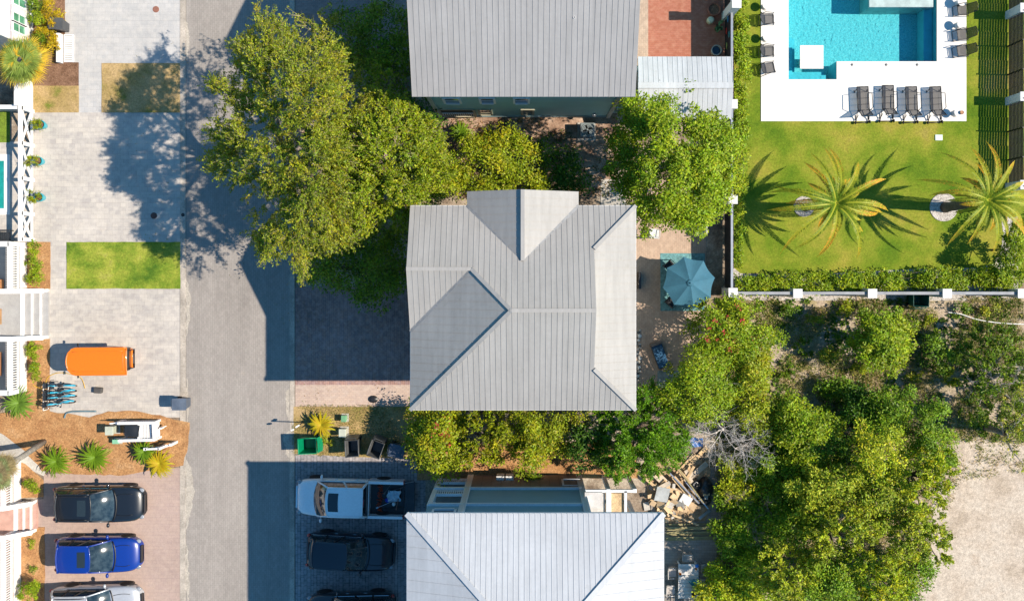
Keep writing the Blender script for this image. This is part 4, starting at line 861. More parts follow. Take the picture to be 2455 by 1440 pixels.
def cbox(name, label, cat, x, y, sx, sy, h_, m, rz=0, lidm=None):
    root = E(name, label, cat, tuple(P(x,y))); c = P(x,y)
    q = MB(); q.box((c.x,c.y,h_/2),(sx,sy,h_),rz); q.build('cabinet', m, root, bevel=.03)
    q = MB(); q.box((c.x,c.y,h_+.025),(sx+.06,sy+.06,.05),rz); q.build('lid', lidm or m, root, bevel=.02)
    q = MB(); q.box((c.x,c.y,.03),(sx+.16,sy+.16,.06),rz); q.build('base', CONC, root); return root
BEIG = M('utility_beige', (.5,.53,.42), .6); UGRN = M('utility_green', (.18,.42,.22), .5)
cbox('utility_box','beige electrical cabinet on the mulch beside the white bin corral','utility box',277,1026,.4,.42,.8,BEIG)
cbox('utility_box','small light green utility box on the mulch below the beige cabinet','utility box',284,1055,.32,.2,.35,M('pale_green',(.25,.55,.35),.5))
cbox('utility_box','small green utility cap on the dry grass beside the sago palm','utility box',828,1000,.24,.3,.45,UGRN)
cbox('utility_box','pale square utility cabinet on the dry grass above the bins','utility box',826,1033,.34,.4,.6,M('utility_pale',(.55,.58,.48),.6))
q = MB(); c = P(895,956); q.lathe((c.x,c.y,.012),[(.24,0),(.24,.05),(.16,.1),(.1,.12)],18,1.1,.85); tag(q.build('rubber_cap', BLACKM), 'small round black cap lying on the sunny strip of driveway', 'cap')
q = MB(); c = P(239,934); q.prism([(c.x-.24,c.y-.15),(c.x+.2,c.y-.17),(c.x+.23,c.y+.14),(c.x-.22,c.y+.17)],.01,.28); tag(q.build('storage_box', M('grey_box',(.09,.085,.08),.7), bevel=.04), 'small dark grey box standing alone on the cream driveway near the bicycles', 'box')
# white corral round the black bin and road posts
cl = E('bin_corral', 'white boarded corral round the black bin on the mulch bed', 'enclosure', tuple(P(343,1026)))
def Pz(x, y, z): v_ = P(x, y); return Vector((v_.x, v_.y, z))
for a, b_ in (((302,1007),(384,1006)),((384,1006),(386,1046)),((304,1048),(386,1046))):
    q = MB()
    for z in (.25,.55,.85): q.bar(Pz(*a,z), Pz(*b_,z), .03, .2)
    q.bar(Pz(*a,1.0), Pz(*b_,1.0), .14, .04); q.build('board_side', WHITE, cl)
for x, y in ((302,1007),(384,1006),(386,1046),(304,1048)): q = MB(); q.box(tuple(Pz(x,y,.52)),(.12,.12,1.04)); q.build('post', WHITE, cl)
q = MB()
for k in range(5): q.bar(Pz(353+k*7,1009,.78), Pz(353+k*7,1044,.78), .12, .03)
q.build('inner_slat', WHITE, cl)
q = MB(); q.bar(Pz(349,1009,.8), Pz(349,1044,.8), .05, .5); q.build('divider', WHITE, cl)
def signpost(name, label, cat, a, b_, z, m=WHITE):
    root = E(name, label, cat, tuple(P(*a))); 
    q = MB(); q.bar(Pz(*a,0), Pz(*a,z), .1); q.build('post', m, root); q = MB(); q.bar(Pz(*a,z*.8), Pz(*b_,z), .04, .22); q.build('board', m, root); return root
signpost('sign_post','short white slanting sign board on the mulch left of the bin corral','sign',(295,1007),(279,1008),.9)
signpost('sign_post','short white sign board on the mulch right of the bin corral','sign',(392,1023),(404,1018),.5)
rf_ = E('rail_fence','white angled rail between two posts above the right sago palms','fence', tuple(P(392,1066)))
for x, y in ((364,1068),(397,1067),(424,1058)): q = MB(); q.box(tuple(Pz(x,y,.5)),(.14,.14,1.0)); q.build('post', WHITE, rf_)
for a, b_ in (((364,1068),(397,1067)),((397,1067),(424,1058))):
    q = MB(); q.bar(Pz(*a,.95), Pz(*b_,.8 if b_[0] > 400 else .95), .1, .1); q.bar(Pz(*a,.5), Pz(*b_,.45), .05, .1); q.build('rail', WHITE, rf_)
sp = E('street_sign','slim dark sign post with white arms standing in the dry grass by the road','sign', tuple(P(727,1013)))
q = MB(); q.tube([Pz(727,1011,0), Pz(727,1011,1.75)], .03, 8); q.build('pole', BLACKM, sp)
for a, b_ in (((727,1011),(735,1006)),((722,1016),(716,1018)),):
    q = MB(); q.bar(Pz(*a,1.7), Pz(*b_,1.7), .08, .16); q.build('arm', WHITE, sp)
# hoses and wires
def wire(name, label, cat, pts, z, r_, m):
    q = MB(); P_ = [Pz(x,y,z) for x,y in pts]; o = []
    for i in range(len(P_)-1):
        p0 = P_[max(i-1,0)]; p1 = P_[i]; p2 = P_[i+1]; p3 = P_[min(i+2,len(P_)-1)]
        for k in range(6):
            t_ = k/6; o.append(.5*((2*p1)+(p2-p0)*t_+(2*p0-5*p1+4*p2-p3)*t_*t_+(3*p1-p0-3*p2+p3)*t_**3))
    o.append(P_[-1]); q.tube(o, r_, 6); return tag(q.build(name, m, smooth=True), label, cat)
wire('garden_hose','blue grey hose curving along the mulch edge beside the bicycles','hose',[(156,1001),(160,990),(172,986),(190,985),(232,985)],.07,.045,M('hose_blue',(.15,.24,.28),.5))
wire('extension_cord','yellow cord looping over the mulch and driveway behind the bicycles','cord',[(80,922),(92,928),(108,930),(115,905),(140,893),(170,896),(195,905),(205,930)],.05,.018,M('yellow_rubber',(.75,.45,.03)))
wire('pvc_pipe','long thin white pipe lying across the vacant lot at the right edge','pipe',[(2270,748),(2300,752),(2340,765),(2400,774),(2470,777)],.12,.03,WHITE)
# ---------------------------------------------------------------- bicycles and rack
CYAN = paint('cyan_paint', (.02,.42,.62)); 
def bike():
    root = E('bicycle','', 'bicycle')
    for nm, x in (('front_wheel',.55),('rear_wheel',-.55)):
        q = MB(); q.tube([(x+.33*math.cos(a*math.pi/12), 0, .34+.33*math.sin(a*math.pi/12)) for a in range(25)], .028, 6, False); wh = q.build(nm, RUBBER, root, smooth=True)
        q = MB()
        for a in range(9): q.bar((x,0,.34),(x+.32*math.cos(a*.698),0,.34+.32*math.sin(a*.698)),.008)
        q.build('spoke', ALU, wh)
        q = MB(); q.tube([(x+.37*math.cos(a), 0, .34+.37*math.sin(a)) for a in [R(20+17*k) for k in range(9)]], .045, 6); q.build('fender', CYAN, root, smooth=True)
    q = MB(); bbk, st, hd, ra, fa = (-.08,0,.3),(-.22,0,.78),(.36,0,.82),(-.55,0,.34),(.55,0,.34)
    q.tube([bbk,st],.024,6); q.tube([bbk,hd],.03,6); q.tube([(-.2,0,.55),(.1,0,.42),hd],.026,6); q.tube([ra,bbk],.018,6); q.tube([ra,st],.016,6); q.tube([hd,fa],.022,6); q.build('frame', CYAN, root, smooth=True)
    q = MB(); q.tube([hd,(.3,0,1.0)],.018,6); q.tube([(.02,-.32,1.05),(.2,-.28,1.06),(.3,-.1,1.02),(.3,.1,1.02),(.2,.28,1.06),(.02,.32,1.05)],.016,6); q.build('handlebar', BLACKM, root, smooth=True)
    q = MB(); q.tube([st,(-.25,0,.9)],.016,6); q.build('seat_post', ALU, root); q = MB(); q.ell((-.27,0,.93),(.17,.1,.05)); q.build('saddle', SEATM, root, smooth=True)
    q = MB(); q.box((.62,0,.74),(.26,.3,.03)); q.bar((.5,.14,.74),(.5,.14,.95),.02); q.build('front_rack', DGREY, root)
    q = MB(); q.bar((-.08,-.14,.3),(-.08,.14,.3),.02); q.box((-.02,.16,.28),(.1,.08,.02)); q.box((-.14,-.16,.32),(.1,.08,.02)); q.build('pedal', BLACKM, root)
    return root
bk = bike(); BL = ['cyan bicycle leaning in the rack, top one beside the orange golf cart','cyan bicycle leaning in the rack, second from the golf cart','cyan bicycle leaning in the rack, third from the golf cart','cyan bicycle leaning in the rack, nearest the blue grey hose']
for i,(x,y,a) in enumerate(((152,925,181),(152,942,188),(152,954,187),(150,969,190))):
    o = bk if i == 0 else dup(bk); o['label'] = BL[i]; o['group'] = 'bicycles in the rack'; o.location = P(x,y); o.rotation_euler = (R(14 if i else 9), 0, R(a))
br_ = E('bicycle_rack','black and white steel bicycle rack at the edge of the mulch','bicycle rack', tuple(P(112,946)))
q = MB()
for x, z in ((117,.05),(117,.62)): q.tube([Pz(x,917,z),Pz(x,980,z)],.022,6)
for y in (917,980): q.tube([Pz(117,y,.05),Pz(117,y,.62),Pz(134,y,.05)],.022,6)
for k in range(13): y = 919+k*5; q.tube([Pz(117,y,.05),Pz(117,y,.62)],.012,5)
q.build('frame', WHITE, br_, smooth=True)
q = MB(); q.tube([Pz(104,915,.03),Pz(104,980,.03)],.02,6); q.tube([Pz(104,915,.03),Pz(140,914,.03)],.02,6)
for k in range(9): q.tube([Pz(104,918+k*7.5,.03),Pz(117,918+k*7.5,.05)],.012,5)
q.build('floor_rail', BLACKM, br_, smooth=True)
# ---------------------------------------------------------------- pool furniture
def sling(name, c, thick=.0):
    m = bpy.data.materials.new(name); m.use_nodes = True; t = m.node_tree; t.nodes.clear(); out = t.nodes.new('ShaderNodeOutputMaterial')
    d = t.nodes.new('ShaderNodeBsdfDiffuse'); d.inputs[0].default_value = c4(c); tp = t.nodes.new('ShaderNodeBsdfTransparent'); mx = t.nodes.new('ShaderNodeMixShader'); mx.inputs[0].default_value = .82
    t.links.new(tp.outputs[0], mx.inputs[1]); t.links.new(d.outputs[0], mx.inputs[2]); t.links.new(mx.outputs[0], out.inputs[0]); return m
SLING = sling('mesh_fabric', (.045,.045,.05)); 
def lounger():
    r_ = E('sun_lounger','', 'sun lounger'); q = MB()
    for s_ in (1,-1):
        q.tube([(s_*.31,.95,.34),(s_*.31,-.35,.36)],.024,6)
        q.tube([(s_*.31,-.35,.36),(s_*.31,-.72,.92)],.022,6)
    q.tube([(-.31,.95,.34),(.31,.95,.34)],.024,6); q.tube([(-.31,-.35,.36),(.31,-.35,.36)],.02,6); q.tube([(-.31,-.72,.92),(.31,-.72,.92)],.024,6)
    q.build('frame', BLACKM, r_, smooth=True)
    for x0 in (-1,1):
        for y0, y1 in ((.7,.82),(-.85,-.55)): q = MB(); q.tube([(x0*.31,(y0+y1)/2+.1,.34),(x0*.35,y0,0.02),(x0*.35,y1,.02)],.02,6); q.build('leg', BLACKM, r_, smooth=True)
    q = MB(); q.tube([(-.38,-.98,.03),(.38,-.98,.03)],.03,6); q.tube([(-.33,-.35,.3),(-.36,-.98,.06)],.02,6); q.tube([(.33,-.35,.3),(.36,-.98,.06)],.02,6); q.build('base_frame', BLACKM, r_, smooth=True)
    for s_ in (1,-1): q = MB(); t2 = MB(); t2.lathe((0,0,0),[(.02,-.02),(.09,-.02),(.09,.02),(.02,.02)],14); q.add([Vector((s_*.4,-.98,.09))+Matrix.Rotation(math.pi/2,3,'Y') @ Vector(v_) for v_ in t2.v], t2.f); q.build('wheel', RUBBER, r_)
    q = MB(); q.tube([(-.33,.6,.34),(-.42,.55,.58),(-.42,-.25,.62),(-.33,-.4,.4)],.02,6); q.build('armrest', BLACKM, r_, smooth=True)
    q = MB(); q.tube([(.33,.6,.34),(.42,.55,.58),(.42,-.25,.62),(.33,-.4,.4)],.02,6); q.build('armrest', BLACKM, r_, smooth=True)
    q = MB(); q.grid(lambda i,j: Vector((lerp(-.3,.3,i), lerp(.94,-.35,j), .345-.02*math.sin(math.pi*i))), 4, 6); q.build('seat_sling', SLING, r_, smooth=True)
    q = MB(); q.grid(lambda i,j: Vector((lerp(-.3,.3,i), lerp(-.35,-.72,j), lerp(.36,.92,j)-.02*math.sin(math.pi*i))), 4, 4); q.build('back_sling', SLING, r_, smooth=True)
    q = MB()
    for y in (.66,.32,-.02): q.tube([(-.3,y,.31),(.3,y,.31)],.014,6)
    q.build('cross_bar', BLACKM, r_, smooth=True); return r_
lg = lounger()
for i, x in enumerate((2064,2123,2179,2237)):
    o = lg if i == 0 else dup(lg); place(o, P(x, 252 if i != 1 else 249)+Vector((0,0,.05)), R((3,1,2,3)[i])); o['group'] = 'sun loungers on the pool deck'
    o['label'] = ['black mesh sun lounger leftmost in the row below the pool','black mesh sun lounger set slightly higher, second from the left in the row','black mesh sun lounger third from the left in the row below the pool','black mesh sun lounger at the right end of the row beside a side table'][i]
def lchair():
    r_ = E('mesh_chair','', 'chair'); q = MB()
    for s_ in (1,-1):
        q.tube([(-.42,s_*.33,.03),(-.2,s_*.31,.35),(.3,s_*.27,.38),(.42,s_*.27,.03)],.018,6); q.tube([(-.42,s_*.33,.03),(-.15,s_*.33,.6),(.32,s_*.29,.56),(.3,s_*.28,.38)],.018,6)
        q.tube([(-.22,s_*.28,.35),(-.5,s_*.24,.95)],.018,6)
    q.tube([(.3,-.27,.38),(.3,.27,.38)],.018,6); q.tube([(-.5,-.24,.95),(-.56,0,.98),(-.5,.24,.95)],.018,6); q.tube([(.42,-.27,.03),(.42,.27,.03)],.016,6); q.tube([(-.42,-.33,.03),(-.42,.33,.03)],.016,6)
    q.build('frame', BLACKM, r_, smooth=True)
    q = MB(); q.grid(lambda i,j: Vector((lerp(-.22,.3,i), lerp(-.27,.27,j), .36-.03*math.sin(math.pi*j))), 4, 4); q.build('seat_sling', SLING, r_, smooth=True)
    q = MB(); q.grid(lambda i,j: Vector((lerp(-.22,-.5,i)-.04*math.sin(math.pi*j)*i, lerp(-.27,.27,j)*lerp(1,.85,i), lerp(.36,.95,i))), 4, 4); q.build('back_sling', SLING, r_, smooth=True)
    return r_
lc = lchair(); LT = [('black mesh chair on the left deck edge, topmost of three',1836,50,2),('black mesh chair on the left deck edge, middle of three',1836,126,0),('black mesh chair on the left deck edge, lowest of three and turned slightly',1838,167,12),
 ('black mesh chair on the right deck edge, topmost of three',2301,28,186),('black mesh chair on the right deck edge, middle of three',2300,87,188),('black mesh chair on the right deck edge, lowest of three',2300,126,189)]
for i,(lb,x,y,a) in enumerate(LT):
    o = lc if i == 0 else dup(lc); place(o, P(x,y)+Vector((0,0,.05)), R(a)); o['label'] = lb; o['group'] = 'mesh chairs beside the pool'
def stable(z0=.05):
    r_ = E('side_table','', 'side table'); q = MB(); q.lathe((0,0,0),[(.2,0),(.17,.05),(.1,.2),(.09,.28),(.13,.4),(.2,.46)],20); q.build('stand', DECK, r_, smooth=True); q = MB(); q.lathe((0,0,.46),[(.2,0),(.25,.02),(.25,.045),(.2,.05)],24); q.build('table_top', DECK, r_); return r_
stb = stable(); TT = [(1833,18,'white round side table at the top of the left deck edge'),(1834,94,'white round side table between two chairs on the left deck edge'),(2296,10,'white round side table at the top of the right deck edge'),(2295,63,'white round side table between two chairs on the right deck edge'),(2288,273,'white round side table beside the last sun lounger with a brown pot on it')]
for i,(x,y,lb) in enumerate(TT):
    o = stb if i == 0 else dup(stb); place(o, P(x,y)+Vector((0,0,.05))); o['label'] = lb; o['group'] = 'side tables on the pool deck'
q = MB(); c = P(2294,274); q.lathe((c.x,c.y,.56),[(.07,0),(.11,.05),(.1,.1),(.07,.09)],14); tag(q.build('small_pot', M('copper_brown',(.4,.17,.06),.5)), 'small brown pot on the white side table beside the loungers', 'pot')
# ---------------------------------------------------------------- patio
UMB = M('teal_canvas', (.035,.14,.205), .8, var=.06, fine=.06)
u = P(1655,678,2.55); um = E('patio_umbrella','teal eight sided patio umbrella over the table on the tan patio','umbrella',(u.x,u.y,0))
q = MB(); ang = [R(11+45*k) for k in range(8)]; rr_ = 1.42
ring_ = [(u.x+rr_*math.cos(a), u.y+rr_*math.sin(a), 2.08) for a in ang]
for k in range(8):
    a = Vector(ring_[k]); b_ = Vector(ring_[(k+1)%8]); top_ = Vector((u.x,u.y,2.62))
    def gf(i, j, a=a, b_=b_): p = top_.lerp(a.lerp(b_, j), i); sag = math.sin(math.pi*j)*i; p.z -= .05*sag; d = Vector((u.x-p.x,u.y-p.y,0)); p += d*(.05*sag); return p
    q.grid(gf, 6, 6)
q.build('canopy', UMB, um)
q = MB()
for k in range(8): q.tube([(u.x,u.y,2.52), Vector(ring_[k])-Vector((0,0,.05))], .012, 5)
q.build('rib', M('teal_rib',(.05,.17,.25),.7), um); q = MB(); q.lathe((u.x,u.y,2.6),[(.2,-.06),(.16,0),(.03,.04),(.03,.1),(.001,.12)],12); q.build('vent_cap', UMB, um); q = MB(); q.tube([(u.x,u.y,.03),(u.x,u.y,2.6)],.025,8); q.build('pole', BLACKM, um)
q = MB(); q.lathe((u.x,u.y,.015),[(.28,0),(.28,.06),(.06,.1)],16); q.build('base', BLACKM, um)
RUG = M('teal_rug', (.16,.36,.38), .95, var=.2, vs=6, fine=.2, fs=15)
sheet_ = MB(); sheet_.prism([tuple(P(*p)[:2]) for p in rc(1583,607,1690,745)], .012, .028); tag(sheet_.build('outdoor_rug', RUG), 'teal rug on the tan patio under the umbrella', 'rug')
sheet_ = MB(); sheet_.prism([tuple(P(*p)[:2]) for p in rc(1576,888,1650,930)], .012, .028); tag(sheet_.build('outdoor_rug', M('grey_rug',(.3,.36,.36),.95,var=.2,fine=.2)), 'grey green rug at the bottom of the patio below the blue daybed', 'rug')
tb = E('dining_table','dark round table on the teal rug under the umbrella','table',(u.x,u.y,0)); q = MB(); q.lathe((u.x,u.y,.7),[(.08,0),(.6,0),(.6,.03),(.08,.03)],24); q.build('table_top', BLACKM, tb)
for k in range(4): q = MB(); a = R(45+90*k); q.tube([(u.x+.1*math.cos(a),u.y+.1*math.sin(a),.68),(u.x+.42*math.cos(a),u.y+.42*math.sin(a),.03)],.02,6); q.build('leg', BLACKM, tb)
def mchair(m=BLACKM, sm=SEATM, name='patio_chair'):
    r_ = E(name,'', 'chair')
    q = MB(); q.box((0,0,.44),(.5,.5,.06)); q.build('seat', sm, r_, bevel=.02); q = MB(); q.box((-.24,0,.68),(.05,.5,.44),0,0,R(-8)); q.build('backrest', sm, r_, bevel=.02)
    for sx, sy in ((-1,-1),(1,-1),(1,1),(-1,1)): q = MB(); q.bar((sx*.22,sy*.22,.42),(sx*.24,sy*.24,0),.04); q.build('leg', m, r_)
    for s_ in (1,-1): q = MB(); q.tube([(-.22,s_*.27,.5),(-.2,s_*.28,.66),(.2,s_*.28,.64),(.22,s_*.26,.44)],.018,6); q.build('armrest', m, r_, smooth=True)
    return r_
mc = mchair(); mc['label'] = 'black chair at the upper left corner of the umbrella'; mc['group'] = 'chairs round the umbrella table'; place(mc, P(1603,637)+Vector((0,0,.02)), R(-45))
for lb, x, y, a in (('black chair at the lower left corner of the umbrella',1606,722,50),('black chair at the lower right corner under the umbrella',1672,722,130)):
    o = dup(mc, P(x,y)+Vector((0,0,.02)), R(a), lb, 'chairs round the umbrella table')
WCH = M('white_resin', (.74,.75,.74), .5)
wc = mchair(WCH, WCH, 'white_chair'); wc['label'] = 'white chair half hidden under the tree edge on the patio'; wc['group'] = 'white chairs on the patio'; place(wc, P(1566,560)+Vector((0,0,.01)), R(85))
for (x,y,a,lb) in ((1676,554,180,'white armchair with a blue grey cushion beside the black fence'),(1678,528,180,'white chair beside the black fence under the tree')):
    o = dup(wc, P(x,y)+Vector((0,0,.01)), R(a), lb, 'white chairs on the patio')
q = MB(); c = P(1673,554); q.box((c.x,c.y,.51),(.34,.4,.07)); tag(q.build('seat_cushion', M('blue_grey_cloth',(.2,.3,.36),.9), bevel=.02), 'blue grey cushion on the white armchair by the fence', 'cushion')
db = E('daybed','dark blue cushioned daybed standing askew on the tan patio','daybed',tuple(P(1580,849))); NAV = M('navy_cloth',(.02,.09,.19),.9,var=.2); c = P(1580,849)
q = MB(); m_ = R(-70); q.box((c.x,c.y,.2),(1.5,.66,.12),m_); q.build('frame', WOODG, db); q = MB(); q.box((c.x,c.y,.32),(1.44,.6,.14),m_); q.build('mattress', NAV, db, bevel=.04)
d_ = Matrix.Rotation(m_,3,'Z') @ Vector((-.68,0,0)); q = MB(); q.box((c.x+d_.x,c.y+d_.y,.45),(.14,.66,.5),m_); q.build('headrest', WOODG, db, bevel=.02); q = MB(); q.box((c.x+d_.x*.75,c.y+d_.y*.75,.44),(.24,.5,.12),m_); q.build('pillow', NAV, db, bevel=.04)
for k in range(4):
    sx, sy = ((-1,-1),(1,-1),(1,1),(-1,1))[k]; d_ = Matrix.Rotation(m_,3,'Z') @ Vector((sx*.66,sy*.26,0)); q = MB(); q.box((c.x+d_.x,c.y+d_.y,.08),(.07,.07,.16)); q.build('leg', WOODG, db)
q = MB(); c = P(1530,672); q.box((c.x,c.y,.4),(.14,.9,.8)); tag(q.build('wall_heater', BLACKM, bevel=.02), 'narrow black cabinet under the eave on the tan patio', 'cabinet')
# stones along the patio wall
st_ = []
for k in range(34):
    q = MB(); r_ = rng.uniform(.05,.12); c = P(1531+rng.uniform(-5,4), 790+k*3.6+rng.uniform(-2,2)); q.ell((c.x,c.y,r_*.5),(r_,r_*rng.uniform(.7,1),r_*.6),8,5)
    tag(q.build('border_stone', [CONC,WHITE2,GREY][k%3], smooth=True), ['tan','white','dark grey'][k%3]+' small border stone along the foot of the centre house beside the patio', 'stone', 'border stones by the patio')
# brick patio pots and wall ornaments
def pot(name, label, x, y, r_, h_, m, plant=None):
    root = E(name, label, 'plant pot', tuple(P(x,y))); c = P(x,y); q = MB(); q.lathe((c.x,c.y,0),[(r_*.7,.01),(r_*.95,h_*.6),(r_,h_),(r_*.85,h_),(r_*.8,h_-.1)],22); q.build('pot', m, root, smooth=False)
    q = MB(); q.lathe((c.x,c.y,h_-.1),[(r_*.8,0),(.001,.01)],16); q.build('soil', MULCHB if plant is None else plant, root); return root
TERR = M('terracotta',(.35,.12,.07),.8); TURQ = M('turquoise_glaze',(.02,.42,.52),.15,spec=1)
pot('plant_pot','big cream rimmed round pot of dark water at the edge of the brick patio',1713,126,.29,.6,M('cream_glaze',(.5,.45,.38),.5),M('dark_water',(.01,.03,.05),.05))
pot('plant_pot','terracotta bowl with withered plant in the shade of the tall white pillar',1709,27,.36,.45,TERR)
pot('plant_pot','narrow clay pot holding an agave beside the black fence',1719,66,.16,.35,TERR)
q = MB(); c = P(1701,52); q.lathe((c.x,c.y,0),[(.16,0),(.2,.1),(.19,.4),(.12,.45),(.001,.46)],18); tag(q.build('garden_stool', M('cream_ceramic',(.6,.55,.36),.4), smooth=True), 'cream round garden stool on the shaded brick patio', 'stool')
for i,(y,z,c_) in enumerate(((58,1.1,(.02,.25,.6)),(82,.7,(.5,.03,.02)),(97,1.4,(.02,.3,.35)),(48,.8,(.15,.3,.15)),(118,.8,(.3,.35,.1)))):
    q = MB(); c = P(1735,y); q.ell((c.x,c.y,z),(.02,.2,.12),12,6); tag(q.build('wall_ornament', M('ornament_%d'%i,c_,.4), smooth=True), ['blue','red','teal','green','olive'][i]+' oval ornament hung on the black fence over the brick patio', 'ornament', 'ornaments on the black fence')
for i,(x,y,lb) in enumerate(((107,302,'topmost'),(101,388,'middle'),(103,474,'lowest'))):
    pot('plant_pot','turquoise glazed pot by the crossed white fence, '+lb+' of three',x,y,.26,.5,TURQ)
# air conditioners
def ac(label, x, y):
    r_ = E('air_conditioner', label, 'air conditioner', tuple(P(x,y)), 'air conditioners between the houses'); c = P(x,y); M_g = M('ac_casing',(.2,.24,.25),.5)
    q = MB(); q.box((c.x,c.y,.04),(1.0,1.0,.08)); q.build('pad', CONC, r_); q = MB(); q.box((c.x,c.y,.46),(.78,.78,.76)); q.build('casing', M_g, r_, bevel=.04)
    q = MB(); q.lathe((c.x,c.y,.845),[(.34,0),(.34,.02),(.3,.02)],24); q.build('fan_ring', M_g, r_); q = MB(); q.lathe((c.x,c.y,.842),[(.3,0),(.001,.002)],24); q.build('fan_well', BLACKM, r_)
    q = MB()
    for k in range(4): a = R(90*k+20); q.bar((c.x+.05*math.cos(a),c.y+.05*math.sin(a),.86),(c.x+.27*math.cos(a),c.y+.27*math.sin(a),.86),.09,.01)
    q.build('fan_blade', ALU, r_)
    q = MB(); 
    for rad in (.1,.18,.26): q.tube([(c.x+rad*math.cos(R(30*k)),c.y+rad*math.sin(R(30*k)),.885) for k in range(13)],.006,4,False)
    q.build('fan_guard', BLACKM, r_)
ac('air conditioner with a round fan in the shaded gap between the two upper houses',1406,316)
ac('air conditioner tucked against the corner of the green house beside the lean-to',1490,250)
# ---------------------------------------------------------------- building site
CARD = M('cardboard',(.66,.47,.28),.85,var=.15,vs=2); PLAST = M('black_plastic',(.03,.033,.036),.28,var=.2)
BLB = ['topmost yellow board reaching from under the dead tree','board beside the topmost one in the scrap pile','wide pale board at the upper right of the scrap pile','leftmost narrow yellow board of the scrap pile','second narrow yellow board from the left in the scrap pile','pale broad board through the middle of the scrap pile','longest broad yellow board crossing the scrap pile','thin yellow board nearest the porch corner','short wide board above the black bag','pale short board under the thin batten','thin board crossing the upper scrap pile','short yellow board between the left boards','thin pale board at the foot of the rubbish heap','short yellow board beside the bright metal strip']
brd = [(1640,1118,48,1.9,.3),(1658,1108,46,2.3,.22),(1668,1130,40,1.6,.3),(1575,1140,-48,1.3,.2),(1592,1150,-52,1.5,.22),(1603,1165,-45,2.4,.42),(1618,1185,-47,2.2,.4),(1560,1155,-40,1.1,.14),(1650,1140,-62,.9,.2),(1630,1160,-50,1.3,.24),(1652,1128,60,.8,.14),(1585,1160,30,.7,.2),(1640,1240,-22,1.6,.1),(1636,1135,-48,1.0,.16)]
for k,(x,y,a,l,w_) in enumerate(brd):
    q = MB(); c = P(x,y); zz = .08+.035*k; q.box((c.x,c.y,zz),(l,w_,.04),R(a),R(rng.uniform(-4,4)),R(rng.uniform(-4,4)))
    tag(q.build('lumber_board',[WOODL,WOODL,M('pale_board%d'%k,(.6,.5,.38),.8)][k%3]), BLB[k], 'board', 'boards in the scrap pile')
for k,(x0,y0,x1,y1,z0,z1,w_,m_,lb) in enumerate(((1602,1128,1672,1200,.5,.55,.07,ALU,'long bright metal strip across the scrap pile'),(1622,1116,1682,1198,.7,.6,.06,WOODY,'long thin greenish batten across the scrap pile'),(1640,1150,1695,1215,.4,.4,.06,ALU,'grey metal strip at the right of the scrap pile'))):
    q = MB(); q.bar(Pz(x0,y0,z0),Pz(x1,y1,z1),w_,.04); tag(q.build('long_strip', m_), lb, 'strip')
r2 = random.Random(5)
for k in range(95):
    x = r2.gauss(1616,34); y = r2.gauss(1196,26); x = min(max(x,1550),1690); y = min(max(y,1135),1245)
    q = MB(); s1 = r2.uniform(.2,.5); s2 = s1*r2.uniform(.5,.9); q.box(tuple(P(x,y))[:2]+(.05+r2.random()*.4,),(s1,s2,.02),r2.uniform(0,6.28),r2.uniform(-.5,.5),r2.uniform(-.5,.5))
    m_ = [CARD,WOODL,CARD,CONC,M('card_pale',(.6,.46,.3),.9) if k == 4 else CARD][k%5]
    tag(q.build('cardboard_piece' if m_ is not CONC else 'rubble_slab', m_), 'torn '+('cardboard' if m_ is CARD else 'pale sheet' if m_ is CONC else 'plywood')+' scrap in the rubbish heap '+['beside the porch frame','below the lumber boards','beside the black bags','above the stacked beams'][0 if x < 1606 else (2 if x > 1640 else (1 if y < 1205 else 3))], 'scrap', 'scraps in the rubbish heap')
q = MB(); q.box(tuple(Pz(1585,1180,.45)),(.75,.8,.03),R(-12),.1,.1); tag(q.build('metal_sheet', M('grey_sheet',(.4,.42,.42),.5)), 'large grey square sheet lying beside the porch frame on the rubbish heap', 'sheet')
q = MB(); q.box(tuple(Pz(1641,1192,.5)),(.6,.5,.04),R(-30),.1,-.1); tag(q.build('plaster_board', WHITE2), 'white plaster board in the middle of the rubbish heap', 'board')
for k,(x,y,sx,sy,sz) in enumerate(((1690,1168,.45,.6,.5),(1665,1160,.35,.35,.5),(1688,1198,.4,.3,.35))):
    q = MB(); c = P(x,y); ph = k*2.1
    q.grid(lambda i,j: Vector((c.x+sx*math.sin(math.pi*i*.5+.0)*math.cos(2*math.pi*j)*(1+.13*math.sin(9*j*6.28/2+ph)*math.sin(4*i)), c.y+sy*math.sin(math.pi*i*.5)*math.sin(2*math.pi*j)*(1+.1*math.cos(7*j*6.28/2)), sz*math.cos(math.pi*i*.5)*(1+.12*math.sin(11*i+8*j))+.01)), 10, 24)
    tag(q.build('rubbish_bag', PLAST, smooth=True), ['large crumpled black plastic bag at the right of the scrap pile','black plastic bag behind the thin batten in the scrap pile','small black plastic bag lowest beside the scrap pile'][k], 'bag', 'rubbish bags by the scrap pile')
q = MB(); c = P(1668,1058,0); q.grid(lambda i,j: Vector((c.x-.35+.7*i,c.y-.25+.5*j,.25+.1*math.sin(6*i+3*j))),6,6); tag(q.build('blue_tarp', M('blue_tarp',(.02,.12,.4),.4), smooth=True), 'small crumpled blue tarp beside the dead tree', 'tarp')
q = MB(); q.box(tuple(Pz(1686,1228,.35)),(.75,.16,.05),R(38),.2); tag(q.build('metal_flashing', ALU), 'bright strip of bent metal at the lower right of the rubbish heap', 'strip')
for k in range(7):
    q = MB(); a = Pz(1595,1255+k*6,.15+(k%2)*.12); b_ = Pz(1712,1253+k*6,.15+(k%2)*.12); q.bar(a,b_,.1,.06); tag(q.build('treated_beam', WOODY), 'long greenish treated beam stacked across the side yard below the rubbish heap', 'beam', 'beams across the side yard')
